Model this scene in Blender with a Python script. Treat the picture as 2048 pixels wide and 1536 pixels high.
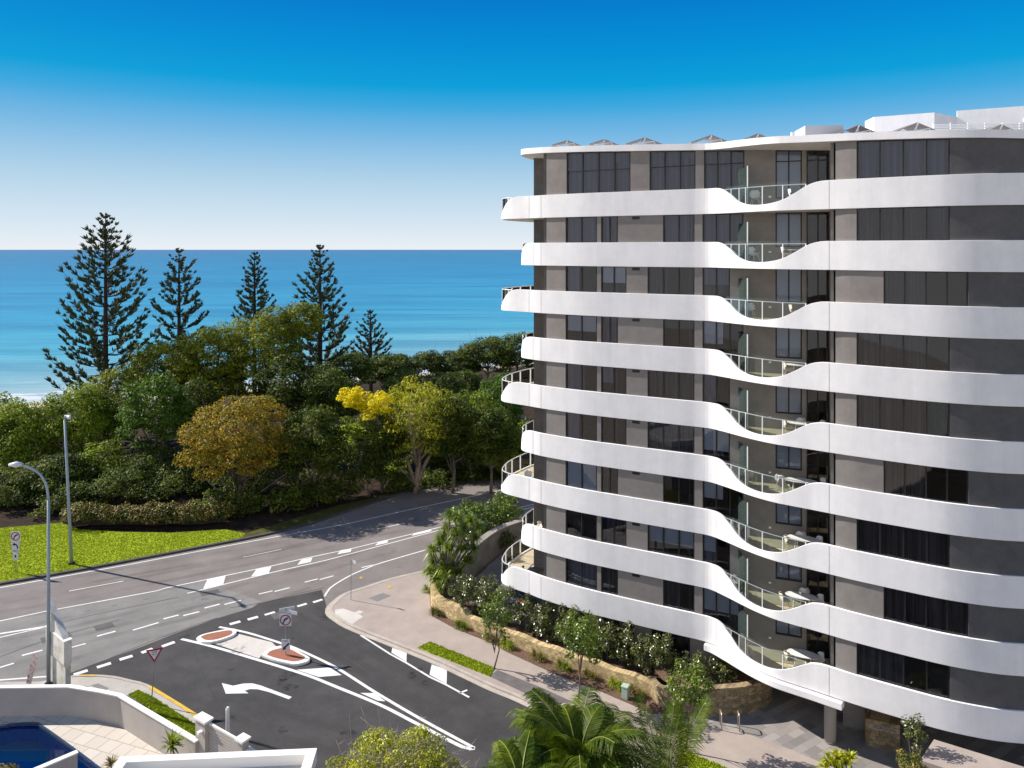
import bpy, bmesh, math, random
import numpy as np
from mathutils import Vector
R = math.radians
S = bpy.context.scene
COL = S.collection
for o in list(bpy.data.objects): bpy.data.objects.remove(o)
# ---------------------------------------------------------------- camera, sky, sun
F, H, HZ = 1500.0, 25.0, 499.0
cam_d = bpy.data.cameras.new('camera'); cam = bpy.data.objects.new('camera', cam_d); COL.objects.link(cam)
cam.location = (0, 0, H); cam.rotation_euler = (R(90), 0, 0)
cam_d.sensor_width = 36; cam_d.lens = F/2048*36; cam_d.shift_y = -(768-HZ)/2048
cam_d.clip_start = .5; cam_d.clip_end = 200000
S.camera = cam
EL = 36.0; SX, SY = -.94, .34                      # sun elevation and its horizontal bearing
world = bpy.data.worlds.new('World'); S.world = world; world.use_nodes = True
wt = world.node_tree; wt.nodes.clear()
sky = wt.nodes.new('ShaderNodeTexSky'); sky.sky_type = 'NISHITA'; sky.sun_disc = False
sky.sun_elevation = R(EL); sky.sun_rotation = math.atan2(SX, SY); sky.altitude = 10
sky.air_density = 1.0; sky.dust_density = .6; sky.ozone_density = 2.0
tc = wt.nodes.new('ShaderNodeTexCoord'); sp = wt.nodes.new('ShaderNodeSeparateXYZ')
rp = wt.nodes.new('ShaderNodeValToRGB'); mx = wt.nodes.new('ShaderNodeMix'); mx.data_type = 'RGBA'; mx.blend_type = 'MIX'; mx.inputs[0].default_value = .995
bg = wt.nodes.new('ShaderNodeBackground'); ow = wt.nodes.new('ShaderNodeOutputWorld')
wt.links.new(tc.outputs['Generated'], sp.inputs[0]); wt.links.new(sp.outputs[2], rp.inputs[0])
wt.links.new(sky.outputs[0], mx.inputs[6]); wt.links.new(rp.outputs[0], mx.inputs[7])
wt.links.new(mx.outputs[2], bg.inputs[0]); wt.links.new(bg.outputs[0], ow.inputs[0])
bg.inputs[1].default_value = .15
def ramp(node, stops):
    e = node.color_ramp.elements
    while len(e) > 1: e.remove(e[-1])
    e[0].position = stops[0][0]; e[0].color = (*stops[0][1], 1)
    for p, c in stops[1:]:
        x = e.new(p); x.color = (*c, 1)
EXPO = .62
def srgb(*c): return tuple(((x/255)/12.92 if x/255 <= .04045 else ((x/255+.055)/1.055)**2.4)/(.15*2**EXPO) for x in c)
SKYR = [(0, srgb(234, 240, 245)), (.029, srgb(216, 231, 243)), (.089, srgb(178, 211, 233)), (.147, srgb(122, 185, 228)), (.185, srgb(62, 168, 223)), (.21, srgb(8, 159, 218)), (.25, srgb(0, 145, 214)), (.311, srgb(0, 124, 205)), (.42, srgb(30, 110, 185)), (1, srgb(45, 85, 150))]
rp2 = wt.nodes.new('ShaderNodeValToRGB'); wt.links.new(sp.outputs[2], rp2.inputs[0]); ramp(rp2, [(0, tuple(c*1.14 for c in srgb(252, 250, 247))), (.3, tuple(c*1.12 for c in srgb(230, 235, 242))), (.55, srgb(130, 165, 210)), (1, srgb(60, 95, 155))])  # paler, brighter sky added behind the camera as fill light on the facades
rr_ = wt.nodes.new('ShaderNodeMapRange'); rr_.inputs[1].default_value = .0; rr_.inputs[2].default_value = -.5; wt.links.new(sp.outputs[1], rr_.inputs[0])
mx2 = wt.nodes.new('ShaderNodeMix'); mx2.data_type = 'RGBA'; wt.links.new(rr_.outputs[0], mx2.inputs[0]); wt.links.new(mx.outputs[2], mx2.inputs[6]); wt.links.new(rp2.outputs[0], mx2.inputs[7]); wt.links.new(mx2.outputs[2], bg.inputs[0])
ramp(rp, SKYR)
sl = bpy.data.lights.new('sun', 'SUN'); sun = bpy.data.objects.new('sun', sl); COL.objects.link(sun)
sl.energy = 5.0; sl.angle = R(.55); sl.color = (1, .94, .86)
ce = math.cos(R(EL)); n_ = math.hypot(SX, SY)
sun.rotation_euler = Vector((SX/n_*ce, SY/n_*ce, math.sin(R(EL)))).to_track_quat('Z', 'Y').to_euler()
sun.location = (-40, 20, 80)
S.view_settings.view_transform = 'Standard'; S.view_settings.look = 'None'; S.view_settings.gamma = 1
S.view_settings.exposure = EXPO
S.render.resolution_x, S.render.resolution_y = 1024, 768

# ---------------------------------------------------------------- helpers
def G(u, v, z=0.0):
    d = F*(H-z)/(v-HZ); return ((u-1024)*d/F, d, z)
def Z(pts, ox, oy, s=3.765): return [(ox+x/s, oy+y/s) for x, y in pts]
def A_(p): return Z(p, 0, 1128)
def B_(p): return Z(p, 500, 1128)
def C_(p): return Z(p, 0, 780)
def D_(p): return Z(p, 544, 780)
def K6_(p): return Z(p, 1504, 1128)
def K7_(p): return Z(p, 960, 1128)
def GG(px, z=0.0): return [G(u, v, z)[:2] for u, v in px]
def uof(p): return 1024+F*p[0]/p[1]
def smooth(pts, step=.3):
    P = [Vector(p) for p in pts]; out = []
    P = [P[0]*2-P[1]] + P + [P[-1]*2-P[-2]]
    for i in range(1, len(P)-2):
        a, b, c, d = P[i-1:i+3]; n = max(2, int((c-b).length/step))
        for k in range(n):
            t = k/n
            out.append(.5*((2*b)+(c-a)*t+(2*a-5*b+4*c-d)*t*t+(3*b-a-3*c+d)*t**3))
    out.append(P[-2]); return [tuple(p) for p in out]
def offs(pts, o):
    res = []
    for i, p in enumerate(pts):
        a = Vector(pts[max(0, i-1)][:2]); b = Vector(pts[min(len(pts)-1, i+1)][:2]); t = (b-a).normalized()
        res.append((p[0]-t.y*o, p[1]+t.x*o))
    return res
def wloc(p):
    v = Vector((0, 0, 0))
    while p is not None: v += p.location; p = p.parent
    return v
class MB:
    def __init__(s): s.v = []; s.f = []; s.m = []
    def add(s, vs, fs, m=0):
        b = len(s.v); s.v += [tuple(v) for v in vs]; s.f += [tuple(i+b for i in f) for f in fs]; s.m += [m]*len(fs); return s
    def box(s, c, d, rz=0, m=0):
        x, y, z = [k/2 for k in d]; ca, sa = math.cos(rz), math.sin(rz); vs = []
        for a, b, e in ((-1,-1,-1),(1,-1,-1),(1,1,-1),(-1,1,-1),(-1,-1,1),(1,-1,1),(1,1,1),(-1,1,1)):
            px, py = a*x, b*y; vs.append((c[0]+px*ca-py*sa, c[1]+px*sa+py*ca, c[2]+e*z))
        return s.add(vs, [(0,3,2,1),(4,5,6,7),(0,1,5,4),(1,2,6,5),(2,3,7,6),(3,0,4,7)], m)
    def tube(s, pts, rad, n=8, m=0, cap=True):
        P = [Vector(p) for p in pts]; k = len(P); r = rad if isinstance(rad, (list, tuple)) else [rad]*k
        vs = []; fs = []; ref = None
        for i in range(k):
            t = (P[min(k-1, i+1)]-P[max(0, i-1)]).normalized()
            if ref is None: ref = Vector((0, 0, 1)) if abs(t.z) < .9 else Vector((1, 0, 0))
            a = t.cross(ref).normalized(); b = t.cross(a).normalized(); ref = -b if False else ref
            if abs(t.dot(ref)) > .97: ref = Vector((1, 0, 0)) if abs(t.x) < .7 else Vector((0, 1, 0)); a = t.cross(ref).normalized(); b = t.cross(a)
            for j in range(n):
                g = 2*math.pi*j/n; vs.append(P[i]+a*math.cos(g)*r[i]+b*math.sin(g)*r[i])
        for i in range(k-1):
            for j in range(n):
                q = (j+1) % n; fs.append((i*n+j, i*n+q, (i+1)*n+q, (i+1)*n+j))
        if cap: fs.append(tuple(range(n-1, -1, -1))); fs.append(tuple((k-1)*n+j for j in range(n)))
        return s.add(vs, fs, m)
    def wall(s, pts, z0, z1, th, m=0, caps=True):      # thick wall along a plan line; z0, z1 numbers, lists or functions
        q = offs(pts, th); n = len(pts)
        g = lambda z, i: z(pts[i]) if callable(z) else (z[i] if isinstance(z, (list, tuple)) else z)
        vs = []
        for i in range(n):
            vs += [(*pts[i][:2], g(z0, i)), (*pts[i][:2], g(z1, i)), (*q[i][:2], g(z1, i)), (*q[i][:2], g(z0, i))]
        fs = []
        for i in range(n-1):
            a, b = 4*i, 4*i+4
            fs += [(a, b, b+1, a+1), (a+1, b+1, b+2, a+2), (a+2, b+2, b+3, a+3), (a+3, b+3, b, a)]
        if caps: fs += [(0, 1, 2, 3), (4*n-1, 4*n-2, 4*n-3, 4*n-4)]
        return s.add(vs, fs, m)
    def poly(s, pts, z, m=0, thick=0):
        n = len(pts); g = z if callable(z) else (lambda p: z)
        a = sum(pts[i][0]*pts[(i+1) % n][1]-pts[(i+1) % n][0]*pts[i][1] for i in range(n))
        P = list(pts) if a > 0 else list(pts)[::-1]
        s.add([(p[0], p[1], g(p)) for p in P], [tuple(range(n))], m)
        if thick:
            s.add([(p[0], p[1], g(p)-thick) for p in P], [tuple(range(n-1, -1, -1))], m)
            vs = [(p[0], p[1], g(p)) for p in P]+[(p[0], p[1], g(p)-thick) for p in P]
            s.add(vs, [(i, n+i, n+(i+1) % n, (i+1) % n) for i in range(n)], m)
        return s
    def ribbon(s, pts, w, z, m=0):
        a = offs(pts, w/2); b = offs(pts, -w/2); n = len(pts)
        return s.add([(*p, z) for p in a]+[(*p, z) for p in b], [(n+i, n+i+1, i+1, i) for i in range(n-1)], m)
    def build(s, name, mats, parent=None, smooth_=False, tri=False, bevel=0):
        me = bpy.data.meshes.new(name); L = wloc(parent) if parent else Vector((0, 0, 0))
        me.from_pydata([(v[0]-L.x, v[1]-L.y, v[2]-L.z) for v in s.v], [], s.f)
        for mt in (mats if isinstance(mats, (list, tuple)) else [mats]): me.materials.append(mt)
        if any(s.m): me.polygons.foreach_set('material_index', s.m)
        if tri:
            bm = bmesh.new(); bm.from_mesh(me); bmesh.ops.triangulate(bm, faces=[f for f in bm.faces if len(f.verts) > 4]); bm.to_mesh(me); bm.free()
        if smooth_: me.polygons.foreach_set('use_smooth', [True]*len(me.polygons))
        me.update(); o = bpy.data.objects.new(name, me); COL.objects.link(o)
        if parent: o.parent = parent
        if bevel:
            b = o.modifiers.new('bevel', 'BEVEL'); b.width = bevel; b.segments = 2; b.limit_method = 'ANGLE'
        return o
def tag(o, label, cat, group=None):
    o['label'] = label; o['category'] = cat
    if group: o['group'] = group
    return o
def thing(name, label, cat, loc=(0, 0, 0), group=None):
    o = bpy.data.objects.new(name, None); COL.objects.link(o); o.location = loc; o.empty_display_size = .3
    return tag(o, label, cat, group)
def struct(o, kind='structure'): o['kind'] = kind; return o
def copy_tree(o, parent=None):
    c = o.copy(); COL.objects.link(c); c.parent = parent
    for ch in [x for x in bpy.data.objects if x.parent == o]: copy_tree(ch, c)
    return c
# ---------------------------------------------------------------- materials
def mat(name, c, rough=.7, c2=None, scale=3.0, bump=0.0, bscale=40., spec=.3, metal=0, detail=6, stretch=None, contrast=(.35, .65), trans=0, island=0, grain=0, gs=22., streak=0):
    m = bpy.data.materials.new(name); m.use_nodes = True; t = m.node_tree; b = t.nodes['Principled BSDF']
    b.inputs['Roughness'].default_value = rough; b.inputs['Metallic'].default_value = metal
    b.inputs['Specular IOR Level'].default_value = spec; b.inputs['Base Color'].default_value = (*c, 1)
    g = t.nodes.new('ShaderNodeNewGeometry'); mp = t.nodes.new('ShaderNodeMapping'); t.links.new(g.outputs['Position'], mp.inputs[0])
    if stretch: mp.inputs['Scale'].default_value = stretch
    last = None
    if c2 is not None:
        n = t.nodes.new('ShaderNodeTexNoise'); n.inputs['Scale'].default_value = scale; n.inputs['Detail'].default_value = detail; n.inputs['Roughness'].default_value = .65
        r = t.nodes.new('ShaderNodeValToRGB'); ramp(r, [(contrast[0], c), (contrast[1], c2)])
        t.links.new(mp.outputs[0], n.inputs[0]); t.links.new(n.outputs[0], r.inputs[0]); last = r.outputs[0]
    if island:
        mi = t.nodes.new('ShaderNodeMix'); mi.data_type = 'RGBA'; mi.blend_type = 'MULTIPLY'; mi.inputs[0].default_value = 1
        r2 = t.nodes.new('ShaderNodeValToRGB'); ramp(r2, [(0, (1-island,)*3), (1, (1+island*.6, 1+island*.6, 1-island*.2))])
        t.links.new(g.outputs['Random Per Island'], r2.inputs[0]); t.links.new(r2.outputs[0], mi.inputs[7])
        if last: t.links.new(last, mi.inputs[6])
        else: mi.inputs[6].default_value = (*c, 1)
        last = mi.outputs[2]
    for amt, sc_, st_ in ((grain, gs, None), (streak, 1.6, (1, 1, .10)), (grain*.7, .13, None)):
        if not amt: continue
        n3 = t.nodes.new('ShaderNodeTexNoise'); n3.inputs['Scale'].default_value = sc_; n3.inputs['Detail'].default_value = 5; n3.inputs['Roughness'].default_value = .7
        if st_: m3 = t.nodes.new('ShaderNodeMapping'); m3.inputs['Scale'].default_value = st_; t.links.new(g.outputs['Position'], m3.inputs[0]); t.links.new(m3.outputs[0], n3.inputs[0])
        else: t.links.new(g.outputs['Position'], n3.inputs[0])
        r3 = t.nodes.new('ShaderNodeMapRange'); r3.inputs[1].default_value = .3; r3.inputs[2].default_value = .7; r3.inputs[3].default_value = 1-amt; r3.inputs[4].default_value = 1+amt*.8; t.links.new(n3.outputs[0], r3.inputs[0])
        v3 = t.nodes.new('ShaderNodeVectorMath'); v3.operation = 'SCALE'; t.links.new(r3.outputs[0], v3.inputs['Scale'])
        if last: t.links.new(last, v3.inputs[0])
        else: v3.inputs[0].default_value = c
        last = v3.outputs[0]
    if last: t.links.new(last, b.inputs['Base Color'])
    if bump:
        n2 = t.nodes.new('ShaderNodeTexNoise'); n2.inputs['Scale'].default_value = bscale; n2.inputs['Detail'].default_value = 4
        bp = t.nodes.new('ShaderNodeBump'); bp.inputs['Strength'].default_value = bump; bp.inputs['Distance'].default_value = .02
        t.links.new(mp.outputs[0], n2.inputs[0]); t.links.new(n2.outputs[0], bp.inputs['Height']); t.links.new(bp.outputs[0], b.inputs['Normal'])
    if trans:
        tr = t.nodes.new('ShaderNodeBsdfTranslucent'); ms = t.nodes.new('ShaderNodeMixShader'); ms.inputs[0].default_value = trans
        if last: t.links.new(last, tr.inputs[0])
        else: tr.inputs[0].default_value = (*c, 1)
        out = t.nodes['Material Output']
        t.links.new(b.outputs[0], ms.inputs[1]); t.links.new(tr.outputs[0], ms.inputs[2]); t.links.new(ms.outputs[0], out.inputs[0])
    return m
def glassmat(name, tint, refl=1.45, rough=.02, opac=0.0, body=(.02, .02, .022)):
    m = bpy.data.materials.new(name); m.use_nodes = True; t = m.node_tree; t.nodes.clear()
    o = t.nodes.new('ShaderNodeOutputMaterial'); tr = t.nodes.new('ShaderNodeBsdfTransparent'); tr.inputs[0].default_value = (*tint, 1)
    gl = t.nodes.new('ShaderNodeBsdfGlossy'); gl.inputs['Roughness'].default_value = rough
    fr = t.nodes.new('ShaderNodeFresnel'); fr.inputs[0].default_value = refl; a = t.nodes.new('ShaderNodeMixShader'); b = t.nodes.new('ShaderNodeMixShader')
    df = t.nodes.new('ShaderNodeBsdfDiffuse'); df.inputs[0].default_value = (*body, 1); b.inputs[0].default_value = opac
    n = t.nodes.new('ShaderNodeTexNoise'); n.inputs['Scale'].default_value = .8; bp = t.nodes.new('ShaderNodeBump'); bp.inputs['Strength'].default_value = .06
    g = t.nodes.new('ShaderNodeNewGeometry'); t.links.new(g.outputs['Position'], n.inputs[0]); t.links.new(n.outputs[0], bp.inputs['Height']); t.links.new(bp.outputs[0], gl.inputs['Normal'])
    t.links.new(tr.outputs[0], b.inputs[1]); t.links.new(df.outputs[0], b.inputs[2]); t.links.new(fr.outputs[0], a.inputs[0])
    t.links.new(b.outputs[0], a.inputs[1]); t.links.new(gl.outputs[0], a.inputs[2]); t.links.new(a.outputs[0], o.inputs[0]); return m
M = {}
M['white'] = mat('white_render', (.86, .84, .835), .75, (.80, .78, .785), 1.2, .25, 25, spec=.15, grain=.03, streak=.05)
M['whitemetal'] = mat('white_metal', (.82, .82, .80), .35)
M['soffit'] = mat('soffit_paint', (.72, .68, .60), .8)
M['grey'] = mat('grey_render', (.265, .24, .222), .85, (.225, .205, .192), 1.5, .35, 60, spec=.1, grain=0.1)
M['grey_shade'] = mat('shaded_grey_render', (.125, .12, .12), .85, (.10, .098, .10), 1.5, .35, 60, spec=.1, grain=0.14)  # darker copy of the grey render; shade of the right wall end put into colour
M['pier'] = mat('pier_render', (.15, .14, .135), .85, (.12, .115, .11), 1.5, .3, 60, spec=.1)
M['frame'] = mat('dark_frame', (.018, .018, .02), .4)
M['glass'] = glassmat('window_glass', (.72, .74, .80), 1.5, .01, .04)
M['rail_glass'] = glassmat('railing_glass', (.95, .97, .965), 1.35, .02, .02, (.3, .36, .35))
M['screen_glass'] = glassmat('screen_glass', (.78, .86, .84), 1.4, .1, .14, (.24, .33, .31))
M['frost'] = mat('blind_cloth', (.80, .86, .86), .5)
M['curtain'] = mat('curtain', (.17, .165, .165), .9, (.055, .053, .055), 5, stretch=(1, 1, .02), contrast=(.4, .6))
M['sheer'] = mat('sheer_curtain', (.36, .36, .42), .9, (.23, .23, .28), 5, stretch=(1, 1, .02))
M['teal'] = mat('teal_curtain', (.02, .19, .17), .9, (.01, .11, .10), 12, stretch=(3, 3, .05))
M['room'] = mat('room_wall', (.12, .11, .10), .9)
M['deck'] = mat('deck_tile', (.60, .50, .34), .7, (.52, .43, .29), 1.1)
M['solar'] = mat('panel_underside', (.26, .22, .19), .5)
M['joint'] = mat('joint', (.42, .42, .43), .8)
M['asph'] = mat('asphalt_grey', (.19, .182, .172), .9, (.245, .232, .218), .45, .5, 30, spec=.2, detail=10, grain=0.17)
M['asph_b'] = mat('asphalt_brown', (.185, .163, .152), .9, (.235, .207, .193), .35, .5, 30, spec=.2, detail=10, grain=0.17)
M['asph_d'] = mat('asphalt_dark', (.05, .048, .048), .85, (.075, .071, .069), .5, .5, 30, spec=.2, detail=10, grain=0.28)
M['crack'] = mat('tar_crack', (.05, .048, .046), .8)
M['paint'] = mat('road_paint', (.74, .73, .70), .6, (.52, .50, .48), 3, detail=10, contrast=(.5, .8))
M['yellow'] = mat('yellow_paint', (.75, .45, .02), .6, (.5, .34, .08), 4)
M['kerb'] = mat('kerb_concrete', (.50, .44, .38), .85, (.40, .35, .30), 1.5, .3, 20, grain=0.12)
M['kerb_d'] = mat('kerb_old', (.09, .085, .08), .9, (.06, .055, .05), 2)
M['path'] = mat('footpath', (.40, .335, .29), .85, (.345, .285, .25), .8, .3, 40, detail=9, grain=0.1)
M['concrete'] = mat('concrete', (.50, .46, .41), .85, (.38, .35, .31), .7, .3, 20, detail=9, grain=0.12)
M['pale'] = mat('pale_concrete', (.62, .57, .52), .8, (.52, .48, .43), 1, grain=0.06)
M['paver_d'] = mat('dark_pavers', (.11, .10, .10), .8, (.16, .145, .14), 1.2)
M['brickred'] = mat('red_paving', (.36, .14, .085), .85, (.28, .11, .07), 3)
M['grass'] = mat('lawn', (.22, .29, .014), .95, (.33, .39, .025), .9, .8, 25, spec=.05, detail=10, grain=0.15)
M['blade'] = mat('grass_blades', (.25, .32, .014), .9, (.33, .40, .025), .5, trans=.3, spec=.1)
M['soil'] = mat('leaf_litter', (.022, .017, .012), .95, (.06, .042, .03), 1.2, .8, 15, spec=.05, detail=10)
M['mulch'] = mat('mulch', (.10, .06, .04), .95, (.2, .13, .09), 8, 1, 40, spec=.05, detail=8)
M['sandst'] = mat('sandstone', (.55, .42, .22), .9, (.40, .29, .14), 2.2, .6, 12, detail=8)
M['sandst_d'] = mat('sandstone_brown', (.30, .22, .13), .9, (.17, .125, .08), 2.2, .6, 12, detail=8)
M['bluestone'] = mat('grey_stone', (.22, .20, .175), .9, (.13, .12, .11), 1.1, .4, 12)
M['steel'] = mat('galvanised_steel', (.34, .36, .38), .45, metal=.4)
M['pole'] = mat('painted_pole', (.30, .36, .40), .5, metal=.2)
M['poolwall'] = mat('cream_render', (.44, .395, .355), .85, (.39, .35, .315), 1, .3, 50, grain=0.07)
M['cap'] = mat('white_cap', (.82, .79, .74), .7)
M['pooltile'] = mat('pool_tile', (.02, .22, .62), .3, (.01, .12, .42), 6)
M['black'] = mat('black_plastic', (.012, .012, .013), .4)
M['chair'] = mat('cream_shell', (.66, .58, .46), .5)
M['lchair'] = mat('white_shell', (.75, .73, .70), .5)
M['red'] = mat('sign_red', (.30, .015, .02), .4)
M['signwhite'] = mat('sign_white', (.62, .62, .66), .4)
M['bark'] = mat('bark_grey', (.20, .165, .135), .9, (.11, .09, .075), 3, .6, 12)
M['barkw'] = mat('bark_pale', (.42, .33, .26), .9, (.2, .13, .09), 2, .6, 12)
M['barkd'] = mat('bark_dark', (.055, .042, .034), .9, (.035, .027, .022), 3)
def leafmat(n, c, c2, sc=.45, rough=.55, isl=.45, tr=.35, spec=.18): return mat(n, c, rough, c2, sc, trans=tr, island=isl, spec=spec, detail=3)
M['l_dark'] = leafmat('leaf_dark', (.045, .075, .013), (.15, .185, .028))
M['l_olive'] = leafmat('leaf_olive', (.085, .12, .014), (.36, .38, .033))
M['l_mid'] = leafmat('leaf_mid', (.10, .16, .015), (.34, .42, .035))
M['l_bright'] = leafmat('leaf_bright', (.045, .10, .012), (.125, .22, .022))
M['l_orange'] = leafmat('leaf_bronze', (.16, .19, .02), (.50, .30, .03), .9, isl=.55)
M['l_yellow'] = leafmat('flower_yellow', (.95, .78, .012), (.78, .70, .02), 1.6, isl=.25)
M['l_lime'] = leafmat('leaf_willowy', (.24, .27, .02), (.58, .56, .04), .5)
M['l_pine'] = leafmat('pine_needles', (.045, .07, .042), (.11, .125, .07), .6, .6, .3, .1)
M['l_mag'] = leafmat('leaf_glossy', (.06, .085, .022), (.16, .165, .05), 2, .3, .6, .15, .6)
M['l_street'] = leafmat('leaf_fresh', (.07, .125, .015), (.19, .26, .025), 1, .35, .5, .3, .4)
M['l_palm'] = leafmat('palm_leaf', (.035, .08, .006), (.16, .21, .012), .8, .5, .5, .35, .2)
M['l_panda'] = leafmat('strap_leaf', (.10, .16, .018), (.28, .34, .045), .8, .35, .5, .25, .4)
M['l_near'] = leafmat('leaf_yellowgreen', (.26, .32, .015), (.60, .58, .03), 1.2, .35, .5, .3, .3)
M['l_hedge'] = leafmat('hedge_leaf', (.08, .12, .02), (.30, .22, .09), .9, .5, .7, .2)
M['l_grassy'] = leafmat('tuft_leaf', (.12, .12, .03), (.28, .23, .08), 1.5, .5, .4, .3)

# ---------------------------------------------------------------- terrain and sea
def shore_t(x, y):    # signed distance past the waterline
    cx = max(-400, min(x, 400)); ly = 187+.50*(cx+18)+6*math.sin(cx*.03)
    return (y-ly)*.88
def terrain():
    xs = [-600, -400]+list(np.arange(-220, 230, 6.0))+[400, 700]; ys = [-120, -40]+list(np.arange(0, 460, 6.0))
    def zf(x, y):
        t = shore_t(x, y)
        if x < -13 and y < 38: return -2.2
        if t < -30: return -.05-.25*max(0, min(1, (y-120)/40))
        if t < 0: return -.3-4.7*((t+30)/30)**1.0
        return -5-min(6, t*.12)
    vs = [(x, y, zf(x, y)) for y in ys for x in xs]; nx = len(xs)
    fs = [(j*nx+i, j*nx+i+1, (j+1)*nx+i+1, (j+1)*nx+i) for j in range(len(ys)-1) for i in range(nx-1)]
    m = mat('terrain', (.022, .017, .012), .95, (.06, .042, .03), 1.2, .8, 15, spec=.05, detail=10); t = m.node_tree
    g = t.nodes.new('ShaderNodeNewGeometry'); s = t.nodes.new('ShaderNodeSeparateXYZ'); t.links.new(g.outputs['Position'], s.inputs[0])
    mr = t.nodes.new('ShaderNodeMapRange'); mr.inputs[1].default_value = -.32; mr.inputs[2].default_value = -1.2; t.links.new(s.outputs[2], mr.inputs[0])
    mi = t.nodes.new('ShaderNodeMix'); mi.data_type = 'RGBA'; mi.inputs[7].default_value = (.55, .46, .36, 1)
    b = t.nodes['Principled BSDF']; old = b.inputs['Base Color'].links[0].from_socket
    t.links.new(mr.outputs[0], mi.inputs[0]); t.links.new(old, mi.inputs[6]); t.links.new(mi.outputs[2], b.inputs['Base Color'])
    struct(MB().add(vs, fs).build('ground', m, smooth_=True))
terrain()
def sea():
    m = bpy.data.materials.new('sea_water'); m.use_nodes = True; t = m.node_tree; b = t.nodes['Principled BSDF']
    N = t.nodes.new; L = t.links.new
    g = N('ShaderNodeNewGeometry'); s = N('ShaderNodeSeparateXYZ'); L(g.outputs['Position'], s.inputs[0])
    def math_(op, a, bb):
        n = N('ShaderNodeMath'); n.operation = op
        for i, q in enumerate((a, bb)):
            if isinstance(q, (int, float)): n.inputs[i].default_value = q
            elif q is not None: L(q, n.inputs[i])
        return n.outputs[0]
    ty = math_('SUBTRACT', math_('SUBTRACT', s.outputs[1], math_('MULTIPLY', s.outputs[0], .5)), 195.)   # distance off the beach
    mp = N('ShaderNodeMapping'); mp.inputs['Rotation'].default_value = (0, 0, R(-20)); mp.inputs['Scale'].default_value = (.16, 1, 1); L(g.outputs['Position'], mp.inputs[0])
    def noise(sc, det=5):
        n = N('ShaderNodeTexNoise'); n.inputs['Scale'].default_value = sc; n.inputs['Detail'].default_value = det; L(mp.outputs[0], n.inputs[0]); return n.outputs[0]
    wob = noise(.02)
    lg = math_('LOGARITHM', math_('MAXIMUM', math_('ADD', ty, math_('MULTIPLY', math_('SUBTRACT', wob, .5), 60)), 1.), 10.)
    r = N('ShaderNodeValToRGB'); L(math_('DIVIDE', lg, 4.3), r.inputs[0])
    ramp(r, [(.20, (.30, .42, .44)), (.37, (.17, .36, .42)), (.46, (.06, .31, .42)), (.55, (.025, .25, .40)), (.66, (.015, .20, .36)), (.8, (.022, .165, .31)), (1, (.05, .14, .275))])
    # broad streaks, long swell lines
    st = N('ShaderNodeMix'); st.data_type = 'RGBA'; st.blend_type = 'MULTIPLY'; st.inputs[0].default_value = 1
    r3 = N('ShaderNodeValToRGB'); L(noise(.05, 8), r3.inputs[0]); ramp(r3, [(.35, (.62, .76, .83)), (.65, (1.35, 1.2, 1.12))])
    L(r.outputs[0], st.inputs[6]); L(r3.outputs[0], st.inputs[7])
    # foam: bands near shore broken by noise
    wv = math_('SINE', math_('ADD', math_('MULTIPLY', ty, .22), math_('MULTIPLY', wob, 14)), None)
    fo = math_('MULTIPLY', math_('GREATER_THAN', math_('ADD', math_('MULTIPLY', wv, .35), noise(.35, 8)), .68), 1.)
    near = N('ShaderNodeMapRange'); near.inputs[1].default_value = 32; near.inputs[2].default_value = 10; L(ty, near.inputs[0])
    shore = N('ShaderNodeMapRange'); shore.inputs[1].default_value = 14; shore.inputs[2].default_value = 4; L(math_('ADD', ty, math_('MULTIPLY', noise(.2, 6), 12)), shore.inputs[0])
    fa = math_('MAXIMUM', math_('MULTIPLY', fo, near.outputs[0]), math_('MULTIPLY', shore.outputs[0], .9))
    mi = N('ShaderNodeMix'); mi.data_type = 'RGBA'; mi.inputs[7].default_value = (.62, .66, .68, 1); L(fa, mi.inputs[0]); L(st.outputs[2], mi.inputs[6])
    L(mi.outputs[2], b.inputs['Base Color']); b.inputs['Roughness'].default_value = .32; b.inputs['Specular IOR Level'].default_value = .16
    bp = N('ShaderNodeBump'); bp.inputs['Strength'].default_value = .8; bp.inputs['Distance'].default_value = 1.0
    L(math_('ADD', noise(.18, 8), math_('MULTIPLY', noise(.9, 5), .35)), bp.inputs['Height']); L(bp.outputs[0], b.inputs['Normal'])
    vs = [(-90000, 60, -5), (90000, 60, -5), (90000, 90000, -5), (-90000, 90000, -5)]
    struct(MB().add(vs, [(0, 1, 2, 3)]).build('sea', m))
sea()

# ---------------------------------------------------------------- roads
far_kerb = GG(A_([(-1600, 442), (-400, 225), (0, 160), (680, 40), (1000, -20)])+C_([(1500, 1195), (1900, 1118)])+D_([(240, 1030), (560, 925), (780, 850), (950, 792), (1750, 605), (2300, 470), (2900, 330)]))
near_far = GG([(2400, 1010), (2400, 1290), (900, 1420), (300, 1393), (0, 1383), (-500, 1440), (-900, 1500)])
struct(MB().poly(far_kerb+near_far, .0).build('main_road', M['asph_b'], tri=True))
greyp = GG(A_([(-300, 480), (0, 430), (340, 358), (1180, 203), (1530, 130), (1980, 285), (2200, 380), (1600, 700), (1000, 950), (0, 1100), (-400, 900)]))
struct(MB().poly(greyp, .004).build('road_patch', M['asph'], tri=True))
corner = B_([(1330, 45), (1050, 110), (850, 175), (700, 225), (600, 300), (567, 345), (575, 390), (640, 440), (700, 478), (830, 535), (1070, 630), (1370, 752), (1600, 860), (1800, 955), (2048, 1060)])
kerb_out = smooth(GG(corner+[(1160, 1470), (1290, 1560), (1480, 1690)]), .4)
side_w = smooth(GG(A_([(555, 850), (720, 848), (860, 858), (1000, 890), (1110, 920), (1300, 1030), (1500, 1155), (1930, 1420), (2500, 1800)])), .4)
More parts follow.
